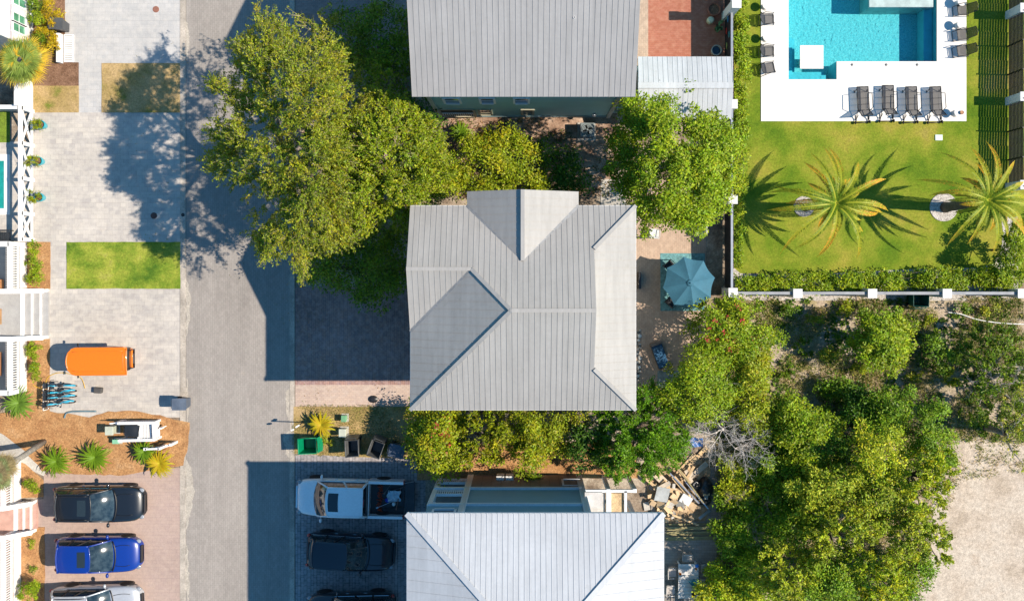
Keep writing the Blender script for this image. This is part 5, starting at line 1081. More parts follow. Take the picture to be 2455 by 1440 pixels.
for k in range(2):
    q = MB(); q.bar(Pz(1592,1263-k*6,1.1),Pz(1728+k*8,1240+k*8,1.3),.03); tag(q.build('wooden_rail', WOODY), ['lower','upper'][k]+' thin rail crossing above the stacked beams', 'rail')
q = MB(); q.bar(Pz(1712,1246,.9),Pz(1736,1278,.4),.1,.06); tag(q.build('leaning_board', M('red_brown_wood',(.25,.12,.09),.8)), 'short red brown board leaning at the end of the stacked beams', 'board')
pp = E('pallet_slats','dark slatted pallet leaning under the dead tree','pallet',tuple(P(1660,1010)))
q = MB()
for k in range(7): q.bar(Pz(1636+k*7,997+k*1,.6),Pz(1662+k*7,1030+k,.3),.06,.04)
q.build('slat', WOODG, pp); q = MB(); q.bar(Pz(1634,1000,.52),Pz(1688,1008,.52),.05); q.bar(Pz(1655,1030,.25),Pz(1706,1038,.25),.05); q.build('crosspiece', BLACKM, pp)
# outdoor table at the bottom
ot = E('outdoor_table','white plank outdoor table with chairs around it beside the bottom house','table',tuple(P(1646,1382)))
q = MB()
for k in range(9): q.prism([tuple(P(*p)[:2]) for p in rc(1621,1341+k*9.1,1669,1349.4+k*9.1)], .72, .76)
q.build('table_top', M('white_planks',(.6,.58,.55),.7,var=.12), ot)
for x, y in ((1625,1344),(1665,1344),(1625,1420),(1665,1420)): q = MB(); q.box(tuple(Pz(x,y,.36)),(.08,.08,.71)); q.build('leg', WHITE2, ot)
oc = mchair(ALU, M('pale_seat',(.5,.46,.42),.8,var=.15), 'outdoor_chair')
for i,(x,y,a,lb) in enumerate(((1608,1365,0,'pale chair tucked at the left side of the white table'),(1604,1406,0,'pale chair pulled away at the left of the white table'),(1644,1330,-90,'pale chair at the head of the white table'),(1688,1356,180,'pale chair at the upper right of the white table'),(1684,1392,180,'pale chair at the lower right of the white table'),(1648,1432,90,'pale chair at the foot of the white table by the picture edge'))):
    o = oc if i == 0 else dup(oc); place(o, P(x,y)+Vector((0,0,.012)), R(a)); o['label'] = lb; o['group'] = 'chairs round the white table'
for nm, lb, x, y, r_, h_, c_ in (('orange_cup','orange round cup on the left of the white table',1625,1363,.07,.12,(.7,.25,.01)),('orange_bowl','small orange brown bowl near the top of the white table',1663,1352,.07,.06,(.5,.2,.05)),('grey_jug','brown grey cylinder jug near the foot of the white table',1656,1408,.12,.28,(.15,.12,.11))):
    q = MB(); c = P(x,y); q.lathe((c.x,c.y,.76),[(r_*.8,0),(r_,h_),(r_*.9,h_),(r_*.75,.02)],16); tag(q.build(nm, M(nm,c_,.5)), lb, nm.split('_')[1])
q = MB()
for k in range(7): a = R(60+k*11); c = P(1657,1396); q.bar((c.x,c.y,.8),(c.x+.5*math.cos(a),c.y+.5*math.sin(a),.83+.02*k),.05,.03)
tag(q.build('gloves', M('teal_glove',(.01,.25,.34),.5)), 'teal work gloves spread on the white table', 'gloves')
q = MB(); c = P(1665,1345); q.ell((c.x,c.y,.79),(.1,.1,.03)); tag(q.build('blue_cloth', M('bright_blue',(.01,.17,.55),.6)), 'small bright blue cloth at the top right of the white table', 'cloth')
# porch things on the left
FAB = M('cream_cushion',(.62,.55,.46),.9); RAT = M('rattan',(.45,.2,.08),.7); BLU = M('blue_pillow',(.01,.13,.5),.9)
ch = E('rattan_armchair','rattan armchair with a white cushion and blue pillow on the left porch','armchair',tuple(P(10,682)+Vector((0,0,.62)))); c = P(10,682); z = .62
q = MB(); q.box((c.x,c.y,z+.3),(.75,.62,.5)); q.build('frame', RAT, ch, bevel=.05); q = MB(); q.box((c.x+.02,c.y-.02,z+.58),(.62,.5,.1)); q.build('cushion', WHITE2, ch, bevel=.04); q = MB(); q.box((c.x-.2,c.y+.1,z+.7),(.2,.4,.15)); q.build('pillow', BLU, ch, bevel=.05)
q = MB(); q.tube([(c.x-.3,c.y+.32,z+.6),(c.x+.2,c.y+.34,z+.6),(c.x+.45,c.y+.2,z+.5)],.05,6); q.build('armrest', RAT, ch, smooth=True)
sb = E('porch_sofa','long cream cushioned sofa with blue pillows on the lower left porch','sofa',tuple(P(8,868))); c = P(6,868)
q = MB(); q.box((c.x,c.y,z+.25),(.7,1.3,.3)); q.build('frame', RAT, sb); q = MB(); q.box((c.x,c.y,z+.46),(.66,1.22,.14)); q.build('cushion', FAB, sb, bevel=.04)
for y_ in (.55,-.55): q = MB(); q.box((c.x-.1,c.y+y_*.8,z+.62),(.32,.2,.2)); q.build('pillow', BLU, sb, bevel=.05); q = MB(); q.bar((c.x-.3,c.y+y_*1.2,z+.5),(c.x+.45,c.y+y_*1.2,z+.5),.07); q.build('armrest', FAB, sb)
q = MB(); c = P(8,757); q.box((c.x,c.y,z+.02),(.5,.85,.03)); tag(q.build('door_mat', M('tan_mat',(.45,.26,.12),.95)), 'tan door mat on the grey porch between the steps and the door', 'door mat')
for y, lb in ((727,'white round planter above the tan door mat on the grey porch'),(796,'white round planter below the tan door mat on the grey porch')):
    q = MB(); c = P(9,y); q.lathe((c.x,c.y,z),[(.12,0),(.16,.3),(.13,.3),(.12,.25)],16); tag(q.build('planter', WHITE), lb, 'planter')
ad = E('deck_chair','dark slatted chair at the bottom corner of the left pool yard','chair',tuple(P(22,566))); c = P(22,566)
for k in range(5): q = MB(); q.box((c.x-.2+k*.11,c.y-.02,.4),(.09,.5,.03)); q.build('slat', DGREY, ad)
q = MB(); q.box((c.x-.4,c.y,.62),(.06,.5,.6),0,0,R(-14)); q.build('backrest', DGREY, ad)
for s_ in (1,-1): q = MB(); q.box((c.x-.05,c.y+s_*.3,.56),(.7,.09,.03)); q.bar((c.x+.25,c.y+s_*.3,0),(c.x+.25,c.y+s_*.3,.55),.06); q.bar((c.x-.35,c.y+s_*.3,0),(c.x-.35,c.y+s_*.3,.55),.06); q.build('armrest', DGREY, ad)
# ---------------------------------------------------------------- foliage
def tinted(name, V, F, C, m, parent, extra=None):
    """big numpy mesh: V (n,3), quads F (k,4), C (n,3) own leaf colours"""
    me = bpy.data.meshes.new(name); off = np.zeros(3); q = parent
    while q is not None: off += np.array(q.location); q = q.parent
    n = len(V); k = len(F); w_ = F.shape[1]
    me.vertices.add(n); me.vertices.foreach_set('co', (V-off).astype(np.float32).ravel())
    me.loops.add(k*w_); me.loops.foreach_set('vertex_index', F.astype(np.int32).ravel())
    me.polygons.add(k); me.polygons.foreach_set('loop_start', np.arange(0, k*w_, w_, dtype=np.int32)); me.polygons.foreach_set('loop_total', np.full(k, w_, dtype=np.int32))
    at = me.attributes.new('tint', 'FLOAT_COLOR', 'POINT'); at.data.foreach_set('color', np.hstack([C, np.ones((n,1))]).astype(np.float32).ravel())
    me.materials.append(m); me.update(calc_edges=True)
    o = bpy.data.objects.new(name, me); col.objects.link(o); o.parent = parent; return o
def leafquads(C, D, Nn, L, W, T):
    """C centres, D along, Nn normal-ish, L lengths, W widths, T tint per leaf -> V,F,Col"""
    D = D/np.linalg.norm(D, axis=1, keepdims=True); S = np.cross(D, Nn); S /= (np.linalg.norm(S, axis=1, keepdims=True)+1e-9)
    a = C-D*L[:,None]/2; b_ = C+S*W[:,None]/2+D*L[:,None]*.05; c = C+D*L[:,None]/2; d = C-S*W[:,None]/2+D*L[:,None]*.05
    V = np.stack([a,b_,c,d],1).reshape(-1,3); F = np.arange(len(V)).reshape(-1,4); return V, F, np.repeat(T, 4, axis=0)
def inside(px, py, poly):
    r_ = np.zeros(len(px), bool); n = len(poly)
    for i in range(n):
        x0, y0 = poly[i]; x1, y1 = poly[(i+1)%n]
        c = ((y0 > py) != (y1 > py)) & (px < (x1-x0)*(py-y0)/(y1-y0+1e-9)+x0); r_ ^= c
    return r_
def edged(px, py, poly):
    d = np.full(len(px), 1e9); n = len(poly)
    for i in range(n):
        a = np.array(poly[i], float); b_ = np.array(poly[(i+1)%n], float); ab = b_-a
        t_ = np.clip(((px-a[0])*ab[0]+(py-a[1])*ab[1])/(ab@ab+1e-9), 0, 1); d = np.minimum(d, np.hypot(px-a[0]-t_*ab[0], py-a[1]-t_*ab[1]))
    return d
def blob(cx, cy, rx, ry, seed=0, n=18, amp=.16):
    r_ = random.Random(seed); f = [r_.uniform(0, 6.28) for _ in range(4)]
    return [(cx+rx*k_*math.cos(a), cy+ry*k_*math.sin(a)) for a, k_ in ((6.283*i/n, 1+amp*(math.sin(2*6.283*i/n+f[0])*.5+math.sin(3*6.283*i/n+f[1])*.5+math.sin(5*6.283*i/n+f[2])*.45+r_.uniform(-.35,.35))) for i in range(n))]
YG = [(.3,.33,.015),(.4,.38,.02),(.2,.26,.012),(.46,.34,.02),(.26,.28,.03)]
OL = [(.4,.38,.035),(.27,.29,.03),(.5,.43,.04),(.2,.23,.025),(.55,.4,.035)]
BR = [(.24,.32,.012),(.33,.37,.018),(.15,.22,.012),(.4,.38,.02)]
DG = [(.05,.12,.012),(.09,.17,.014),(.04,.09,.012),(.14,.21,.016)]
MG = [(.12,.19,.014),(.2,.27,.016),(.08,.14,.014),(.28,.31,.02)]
def crown(name, label, cat, poly, ze, zt, dens, lpc, cr_, ll, pal, seed=0, style='clump', group=None, gap=.0, trunk=None, tr=.16, bark=None, flowers=None, hump=.9, lw=.5, droop=.55, fill=.35, mat_=None):
    g_ = np.random.default_rng(seed+11); pa = np.array(poly, float); x0, y0 = pa.min(0); x1, y1 = pa.max(0); cx, cy = pa.mean(0)
    s_ = (H-(ze+zt)/2)/H; area = .5*abs(np.dot(pa[:,0], np.roll(pa[:,1],1))-np.dot(pa[:,1], np.roll(pa[:,0],1)))/K/K*s_*s_
    n = int(area*dens); n2 = int(n*((x1-x0)*(y1-y0)/K/K*s_*s_)/area*1.3)+20
    X = g_.uniform(x0, x1, n2); Y = g_.uniform(y0, y1, n2); k_ = inside(X, Y, poly); X = X[k_][:n]; Y = Y[k_][:n]; n = len(X)
    d = edged(X, Y, poly)/K*s_; R0 = max(.6, math.sqrt(area/3.14)*.75)
    lr = min(.95, max(.28, R0*.36)); nl_ = max(4, int(area/(lr*lr*1.5))); lx = g_.uniform(x0, x1, nl_*2); ly = g_.uniform(y0, y1, nl_*2); lk = inside(lx, ly, poly); lx, ly = lx[lk][:nl_], ly[lk][:nl_]
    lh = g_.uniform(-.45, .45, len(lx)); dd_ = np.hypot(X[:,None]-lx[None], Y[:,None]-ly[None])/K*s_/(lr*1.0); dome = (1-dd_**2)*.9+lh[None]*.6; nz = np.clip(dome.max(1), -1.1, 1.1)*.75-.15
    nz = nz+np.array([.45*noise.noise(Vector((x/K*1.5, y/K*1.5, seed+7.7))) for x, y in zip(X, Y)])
    keep = (nz > -1+gap*1.0) if gap else np.ones(n, bool)
    if gap: keep = (nz > np.quantile(nz, gap*.6)) | (g_.random(n) < .2)
    X, Y, d, nz = X[keep], Y[keep], d[keep], nz[keep]; n = len(X)
    if zt > 2: jm = (d < .45) & (g_.random(n) < .35); vx = X-cx; vy = Y-cy; vl = np.hypot(vx, vy)+1e-6; jx = g_.uniform(.0, .5, n)*K*jm; X = X+vx/vl*jx; Y = Y+vy/vl*jx
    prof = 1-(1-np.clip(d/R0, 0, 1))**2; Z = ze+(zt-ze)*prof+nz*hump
    low = g_.random(n) < fill; Z = np.where(low, Z-g_.random(n)*(.35*(Z*0+zt-min(ze*.5, ze-.3))), Z); Z = np.maximum(Z, .15)
    C = np.stack([(X-NX)/K*(H-Z)/H, -(Y-NY)/K*(H-Z)/H, Z], 1)
    tc = np.array(P(cx, cy, (ze+zt)/2)) if trunk is None else np.array(P(trunk[0], trunk[1], 0))
    root = E(name, label, cat, (tc[0], tc[1], 0), group)
    zc = ze*.6; out = C-np.array([tc[0], tc[1], zc]); out /= np.linalg.norm(out, axis=1, keepdims=True)
    pal = np.array(pal); base_t = pal[g_.integers(0, len(pal), n)]*g_.uniform(.7, 1.25, (n,1))
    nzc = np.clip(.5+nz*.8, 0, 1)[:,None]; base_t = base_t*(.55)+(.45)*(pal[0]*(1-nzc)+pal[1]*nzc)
    N_ = n*lpc; ci = np.repeat(np.arange(n), lpc); T = base_t[ci]*g_.uniform(.52, 1.45, (N_,1))*np.stack([g_.uniform(.68,1.02,N_), np.ones(N_), np.ones(N_)], 1)
    if style == 'spray':
        dirs = out*np.array([1,1,.35])+g_.normal(0,.28,(n,3)); dirs[:,2] += .18; dirs /= np.linalg.norm(dirs, axis=1, keepdims=True)
        nt_ = 5; tw = g_.integers(0, nt_, N_); td = dirs[:,None,:]+g_.normal(0,.38,(n,nt_,3)); td /= np.linalg.norm(td, axis=2, keepdims=True)
        tl = g_.uniform(.6,1.25,(n,nt_))*cr_; f = g_.random(N_)**.8; dd = td[ci, tw]; base_p = C[ci]-dirs[ci]*cr_*.35
        pos = base_p+dd*(tl[ci,tw]*f)[:,None]+g_.normal(0,.045,(N_,3)); pos[:,2] -= .12*f*f*cr_
        D = dd+g_.normal(0,.7,(N_,3)); Nn = np.array([0,0,1.])+g_.normal(0,.55,(N_,3))
        A = np.repeat((C-dirs*cr_*.35)[:,None,:], nt_, 1).reshape(-1,3); B2 = A+(td*tl[:,:,None]).reshape(-1,3); B2[:,2] -= .12*cr_
        sd = np.cross(B2-A, np.array([0,0,1.])); sd /= np.linalg.norm(sd, axis=1, keepdims=True)+1e-9
        tv = np.stack([A+sd*.011, A-sd*.011, B2-sd*.003, B2+sd*.003], 1).reshape(-1,3)
        tv2 = np.stack([A+[0,0,.011], A-np.array([0,0,.011]), B2-np.array([0,0,.003]), B2+[0,0,.003]], 1).reshape(-1,3)
        tv = np.vstack([tv, tv2]); me_c = np.tile(np.array([[.42,.36,.22]]), (len(tv),1))
        tinted('twigs', tv, np.arange(len(tv)).reshape(-1,4), me_c, LEAF, root)
    else:
        r_ = g_.normal(0,1,(N_,3)); r_ /= np.linalg.norm(r_, axis=1, keepdims=True); r_[:,2] = np.abs(r_[:,2])*g_.choice([1,1,1,-.5], N_)
        cs = (g_.uniform(.65,1.35,n)*cr_)[ci]; rad = g_.random(N_)**.45
        pos = C[ci]+r_*(cs*rad)[:,None]*np.array([1,1,.75]); D = r_*np.array([1,1,.2])+g_.normal(0,.5,(N_,3)); D[:,2] -= droop*.3; Nn = r_*.6+np.array([0,0,.9])+g_.normal(0,.4,(N_,3))
    T = T*np.array([.86,.88,.5]); Ls = ll*g_.uniform(.6,1.5,N_); V, F, CC = leafquads(pos, D, Nn, Ls, Ls*lw, np.clip(T,0,1)); V[:,2] = np.maximum(V[:,2], .03)
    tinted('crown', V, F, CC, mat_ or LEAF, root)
    if zt > 1.0:
        q = MB(); z1 = ze*.75+.1; tp = Vector((tc[0], tc[1], 0)); top_ = Vector((tc[0], tc[1], z1)); bk_ = bark or BARK
        q.tube([tp, tp+Vector((.05,.03,z1*.5)), top_], [tr*1.3, tr, tr*.8], 8); q.build('trunk', bk_, root, smooth=True)
        q = MB(); sel = g_.choice(n, min(n, 12), replace=False)
        for i in sel: e_ = Vector(C[i]); md = top_.lerp(e_, .5)+Vector(g_.normal(0,.15,3)); q.tube([top_-Vector((0,0,.2)), md, e_-Vector((0,0,.15))], [tr*.55, tr*.3, tr*.1], 5)
        q.build('limbs', bk_, root, smooth=True)
    if flowers:
        fl = [i for i in range(n) if flowers(X[i], Y[i])]; fl = fl[:60]
        if fl:
            m_ = len(fl)*14; c_ = C[np.repeat(fl, 14)]+g_.normal(0,.07,(m_,3))+np.array([0,0,.3]); V, F, CC = leafquads(c_, g_.normal(0,1,(m_,3)), np.tile([0,0,1.],(m_,1))+g_.normal(0,.4,(m_,3)), np.full(m_,.08), np.full(m_,.07), np.tile([[.75,.08,.12]],(m_,1))*g_.uniform(.7,1.2,(m_,1)))
            tinted('flowers', V, F, CC, FLOWER, root)
    return root
# large oak over the road
OAK = [(612,32),(645,40),(672,62),(700,80),(745,90),(790,110),(822,130),(850,160),(862,200),(880,235),(900,300),(900,380),(880,470),(860,540),(835,575),(800,592),(768,602),(748,622),(737,650),(712,640),(690,622),(655,628),(632,605),(608,592),(598,560),(612,530),(588,508),(606,478),(588,462),(560,455),(548,428),(520,420),(508,398),(484,388),(500,368),(528,350),(505,322),(500,288),(530,296),(552,262),(545,238),(520,226),(498,214),(528,190),(556,178),(575,150),(558,108),(590,96),(600,60)]
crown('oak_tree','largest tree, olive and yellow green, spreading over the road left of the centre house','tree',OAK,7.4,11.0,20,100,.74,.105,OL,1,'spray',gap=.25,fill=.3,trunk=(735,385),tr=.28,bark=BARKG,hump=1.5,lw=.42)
crown('oak_tree','pale leafed leaning branch of a small tree at the top edge above the big oak','tree',[(720,20),(740,8),(790,10),(805,60),(812,95),(780,120),(740,95),(722,60)],5.5,6.6,9,60,.7,.1,OL,2,'spray',gap=.3,bark=BARKG,tr=.1)
EAST = [(790,230),(900,212),(960,238),(1000,285),(1045,300),(1062,350),(1080,400),(1062,448),(1034,482),(990,500),(960,532),(942,546),(900,520),(880,562),(850,570),(790,500),(780,380),(780,300)]
crown('broadleaf_tree','greener tree joined to the right side of the big oak above the centre house','tree',EAST,7.0,9.6,24,100,.7,.112,[(.3,.34,.02),(.36,.37,.025),(.2,.26,.02),(.44,.37,.03)],3,'spray',gap=.12,tr=.2,bark=BARKG,hump=1.2,lw=.5)
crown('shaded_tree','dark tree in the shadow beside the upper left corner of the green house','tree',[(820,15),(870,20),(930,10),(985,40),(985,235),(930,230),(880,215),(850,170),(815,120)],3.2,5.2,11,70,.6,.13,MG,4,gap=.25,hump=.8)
crown('young_tree','small bright sprig of a young tree catching sun beside the green house','tree',blob(925,155,26,42,5),6.3,7.2,9,50,.5,.13,BR,5,'spray',gap=.3,tr=.06)
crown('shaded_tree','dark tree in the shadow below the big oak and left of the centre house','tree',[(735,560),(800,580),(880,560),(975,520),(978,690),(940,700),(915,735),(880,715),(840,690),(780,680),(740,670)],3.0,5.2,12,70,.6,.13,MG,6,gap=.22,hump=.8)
crown('shrub_tree','yellow green bushy tree against the north gable of the centre house','tree',[(1090,360),(1140,330),(1190,330),(1225,318),(1260,335),(1290,370),(1310,410),(1305,455),(1230,460),(1120,455),(1050,470),(1040,420)],2.6,4.4,16,85,.5,.11,YG,7,gap=.35,hump=1.2)
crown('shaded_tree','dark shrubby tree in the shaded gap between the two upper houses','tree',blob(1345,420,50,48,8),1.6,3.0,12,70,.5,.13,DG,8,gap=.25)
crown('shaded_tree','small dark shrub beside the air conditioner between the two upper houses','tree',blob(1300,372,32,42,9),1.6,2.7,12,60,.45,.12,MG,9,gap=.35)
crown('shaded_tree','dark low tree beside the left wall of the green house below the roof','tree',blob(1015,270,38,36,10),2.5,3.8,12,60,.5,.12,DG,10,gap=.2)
RT = [(1500,230),(1530,225),(1560,222),(1580,195),(1612,215),(1650,212),(1672,240),(1690,272),(1730,290),(1775,300),(1790,340),(1778,400),(1760,440),(1742,500),(1700,520),(1672,555),(1652,572),(1640,555),(1612,585),(1580,560),(1545,548),(1530,520),(1510,495),(1478,462),(1490,440),(1470,400),(1478,370),(1452,338),(1480,322),(1470,290),(1492,268)]
crown('broadleaf_tree','bright yellow green tree between the lean-to, the black fence and the centre house','tree',RT,4.4,7.6,17,90,.48,.13,BR,12,gap=.5,tr=.2,trunk=(1620,400),hump=1.9)
# along the bottom of the centre house
PINKF = lambda x, y: 1035 < x < 1080 and 990 < y < 1090 and random.random() < .4
crown('flowering_tree','yellow green tree with pink flowers at the lower left corner of the centre house','tree',[(980,985),(1100,985),(1110,1040),(1100,1090),(1098,1140),(1060,1120),(1048,1155),(1020,1140),(1005,1100),(985,1065),(972,1030)],1.2,3.0,17,90,.48,.125,YG,13,gap=.12,flowers=PINKF,hump=1.0)
crown('broadleaf_tree','yellow green tree below the middle of the centre house roof edge','tree',[(1100,985),(1240,985),(1262,1040),(1240,1090),(1200,1105),(1150,1100),(1110,1130),(1098,1080)],1.5,3.0,16,85,.55,.115,YG,14,'spray',gap=.35,hump=1.0)
crown('broadleaf_tree','yellow green tree with bare lower twigs below the centre house, left of the dark gap','tree',[(1240,985),(1400,985),(1420,1010),(1355,1020),(1352,1080),(1330,1085),(1300,1100),(1292,1135),(1262,1150),(1240,1110),(1232,1050)],1.6,3.4,15,85,.48,.115,YG,15,gap=.4,hump=1.3)
crown('shaded_tree','dark tree in the gap below the centre house between two brighter trees','tree',blob(1400,1060,45,50,16),2.0,3.4,12,60,.5,.13,DG,16,gap=.3)
CEDAR = [(1440,985),(1525,985),(1528,930),(1570,925),(1610,960),(1640,1010),(1655,1050),(1640,1090),(1600,1110),(1570,1130),(1530,1135),(1500,1150),(1465,1140),(1430,1110),(1415,1080),(1440,1040)]
FG = [(.09,.22,.01),(.18,.32,.012),(.06,.15,.012),(.24,.36,.015)]
crown('cedar_tree','deep green feathery tree between the centre house and the lumber scraps','tree',CEDAR,1.8,4.4,30,110,.4,.12,FG,17,'spray',gap=.3,hump=1.5,lw=.34)
# right cluster
FL2 = lambda x, y: 1690 < x < 1810 and 730 < y < 840 and random.random() < .3
crown('flowering_tree','green tree with red pink flowers beside the teal umbrella and the fence corner','tree',[(1690,735),(1740,720),(1790,728),(1840,760),(1865,820),(1840,880),(1780,880),(1700,860),(1670,820),(1665,770)],1.6,3.2,15,85,.48,.12,BR,18,gap=.4,flowers=FL2,hump=1.4)
crown('broadleaf_tree','bright green tree right of the blue daybed overlapping the patio','tree',[(1620,850),(1680,820),(1740,850),(1760,930),(1740,1000),(1690,1010),(1650,1000),(1600,960),(1575,920),(1600,890)],2.4,4.2,16,90,.48,.12,BR,19,gap=.4,hump=1.4)
crown('broadleaf_tree','green tree standing left of the dark lot path above the grey dead tree','tree',[(1750,870),(1830,850),(1865,900),(1868,980),(1840,1050),(1800,1040),(1750,1000)],1.8,3.2,15,85,.48,.12,YG,20,gap=.4,hump=1.4)
crown('broadleaf_tree','lobed green tree in the middle of the vacant lot right of the dead tree','tree',[(1870,960),(1912,930),(1960,965),(2000,1010),(2008,1060),(1980,1100),(1950,1130),(1915,1100),(1870,1080),(1860,1010)],1.3,3.4,17,95,.48,.13,BR,21,gap=.42,hump=1.5)
crown('broadleaf_tree','round bright green tree standing alone on the vacant lot below the fence pillars','tree',blob(2118,815,70,66,22,22,.12),1.3,3.3,18,100,.45,.14,BR,22,gap=.35,hump=1.1)
crown('scrub_tree','dark green shrub to the right of the lone bright tree on the vacant lot','tree',blob(2250,845,42,44,23),.8,1.7,13,60,.45,.13,MG,23,gap=.3)
crown('scrub_tree','green and grey scrubby tree at the right edge above the sand','tree',[(2320,800),(2400,770),(2445,800),(2470,900),(2470,1020),(2450,1060),(2400,1000),(2340,1020),(2290,960),(2310,880)],1.6,3.2,12,70,.55,.12,MG,24,'spray',gap=.4,bark=BARKG)
crown('scrub_tree','greyish twiggy tree leaning over the sand at the right edge','tree',[(2400,950),(2470,930),(2480,1130),(2455,1150),(2440,1100),(2400,1050)],3.0,4.2,9,45,.6,.1,OL,25,'spray',gap=.35,bark=BARKG)
WOODS = [((2010,930),'small dark tree in the middle of the vacant lot shade',34,20,.6,1.3,MG),((2150,990),'green shrub tree beside the bare soil patch in the lot',62,48,2,3.4,MG),((2235,1060),'dark green tree at the top left corner of the sand',52,62,2.6,4.2,MG),((2110,1090),'yellow green tree left of the sand corner in the woods',60,56,3.4,5.2,YG),((2215,1155),'olive yellow tree whose right side borders the sand',72,76,3.6,5.6,YG),
 ((1790,1150),'yellowish tree just below the dead tree',56,60,.8,1.7,YG),((1890,1150),'green tree in the woods below the lobed tree',66,60,1.2,2.8,MG),((1985,1175),'grey green tree in the centre of the woods',70,66,2.4,4.2,OL),((1800,1260),'green tree at the left edge of the woods beside the outdoor table',74,62,.8,1.9,MG),((1905,1262),'mid green tree in the woods below centre',72,64,1.2,2.9,MG),
 ((2010,1290),'grey olive tree in the lower woods',72,66,3.6,5.4,OL),((2100,1195),'dark olive tree in the woods left of the sand',60,60,3.2,4.8,OL),((2205,1280),'dark green tree hanging over the lower sand edge',72,66,3.2,5.0,OL),((1790,1370),'bright green tree at the lower left of the woods',80,66,.6,1.7,BR),((1895,1385),'pale green tree at the bottom edge of the woods',76,66,3.4,5.2,OL),((2010,1400),'green tree at the bottom edge in the middle of the woods',70,60,3.4,5.0,MG),((2110,1385),'warm yellow green tree at the bottom edge nearest the sand',78,72,3.6,5.8,YG),((1745,1430),'feathery yellow tree at the bottom edge right of the white table',60,40,.8,1.5,YG),
 ((1870,1045),'dark green tree filling the gap right of the dead tree',46,56,1.0,2.2,DG),((2080,985),'low shaded tree in the dark middle of the lot',60,40,1.2,2.6,DG),((1752,1195),'small tree between the rubbish bags and the woods',28,34,.6,1.1,MG),((2180,1390),'low green tree at the bottom corner of the sand',44,46,1.6,2.8,MG),((1960,1060),'dark tree between the lobed tree and the yellow green trees',50,46,2,3.4,DG)]
for i,((x,y),lb,rx,ry,z0,z1,pl_) in enumerate(WOODS):
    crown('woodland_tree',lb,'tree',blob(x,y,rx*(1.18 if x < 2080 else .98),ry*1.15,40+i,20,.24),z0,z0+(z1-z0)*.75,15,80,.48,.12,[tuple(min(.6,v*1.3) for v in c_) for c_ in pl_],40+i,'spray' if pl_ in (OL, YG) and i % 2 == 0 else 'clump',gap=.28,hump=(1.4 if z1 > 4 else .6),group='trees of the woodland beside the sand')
# dead tree and bare twigs
def dead(label, x, y, h_, spread, n_, seed, m):
    r_ = random.Random(seed); b_ = P(x, y); root = E('dead_tree', label, 'tree', (b_.x, b_.y, 0)); q = MB(); tw = MB()
    q.tube([b_, b_+Vector((.1,0,h_*.5))], [.12,.09], 7); q.build('trunk', m, root, smooth=True)
    def br(p, d, l, r0, dep):
        k = 4; pts = [p]; dd = d.copy()
        for i in range(k): dd = (dd+Vector((r_.gauss(0,.22),r_.gauss(0,.22),r_.gauss(0,.12)))).normalized(); pts.append(pts[-1]+dd*l/k)
        tw.tube(pts, [r0*(1-.8*i/k) for i in range(k+1)], 4, False)
        if dep:
            for _ in range(6 if dep > 1 else 5): i = r_.randint(1,k); nd_ = (dd+Vector((r_.gauss(0,.75),r_.gauss(0,.75),r_.gauss(0,.25)))).normalized(); br(pts[i], nd_, l*r_.uniform(.4,.7), r0*.5, dep-1)
    for k in range(n_):
        a = 6.283*k/n_+r_.uniform(-.3,.3); br(b_+Vector((.1,0,h_*r_.uniform(.35,.5))), Vector((math.cos(a),math.sin(a),r_.uniform(.25,.7))).normalized(), spread*r_.uniform(.8,1.1), .032, 3)
    tw.build('branches', m, root); return root
GRB = M('bleached_bark',(.62,.57,.53),.85,var=.1)
dead('bleached grey leafless tree between the lumber scraps and the woods', 1706, 1010, 5.0, 1.8, 10, 3, GRB)
dead('small bleached leafless branches of a dead tree at the right edge of the lot', 2425, 900, 4.2, 2.0, 6, 8, GRB)
dead('thin bare twiggy tree over the left edge of the woods', 1790, 1215, 3.6, 1.2, 5, 12, M('brown_twig',(.3,.23,.17),.9))
# hedges
def hedge(label, poly, z0, z1, seed): return crown('hedge',label,'hedge',poly,z0,z1,22,75,.3,.11,BR,seed,gap=.14,hump=.35,fill=.5,tr=.05)
hedge('clipped green hedge inside the black fence along the left side of the pool lawn',[(1760,-20),(1785,-20),(1790,60),(1784,120),(1798,180),(1786,240),(1792,300),(1790,380),(1784,460),(1782,540),(1780,600),(1775,640),(1762,640),(1760,300)],.8,1.2,70)
hedge('long green hedge along the bottom of the pool lawn above the railed fence',[(1762,660),(1860,655),(1980,658),(2100,652),(2200,648),(2300,645),(2380,640),(2460,650),(2460,690),(2340,694),(2200,692),(2000,696),(1840,698),(1764,697)],.7,1.15,71)
hedge('tall leafy shrub mass in the right corner of the pool lawn beside the second palm',[(2412,560),(2470,500),(2470,660),(2400,650),(2385,620),(2405,600)],1.6,2.6,72)
for i,(x,y,rx,ry,lb) in enumerate(((1895,745,20,14,'left of the others, nearest the flowering tree'),(1950,760,24,16,'below the first white pillar'),(2025,742,22,13,'just left of the lone bright tree'),(1925,830,22,20,'beside the bare lit soil'),(1985,850,20,16,'between the lone tree and the lobed tree'),(2225,772,20,14,'below the dark green bin'),(2300,740,26,14,'under the long white pipe'),(2190,905,24,18,'in the shade right of centre'),(2060,880,18,14,'below left of the lone bright tree'),(1885,885,18,18,'above the lobed tree'),(2380,745,22,13,'by the fence at the right edge'),(2280,905,24,18,'left of the scrubby tree'))):
    crown('scrub_bush','low olive scrub bush on the vacant lot, '+lb,'bush',blob(x,y,rx,ry,200+i,14,.3),.25,.8,20,60,.26,.1,(MG, OL, YG)[i%3],200+i,'spray' if i % 2 else 'clump',gap=.3,hump=.3,fill=.4,tr=.03,group='low bushes on the vacant lot')
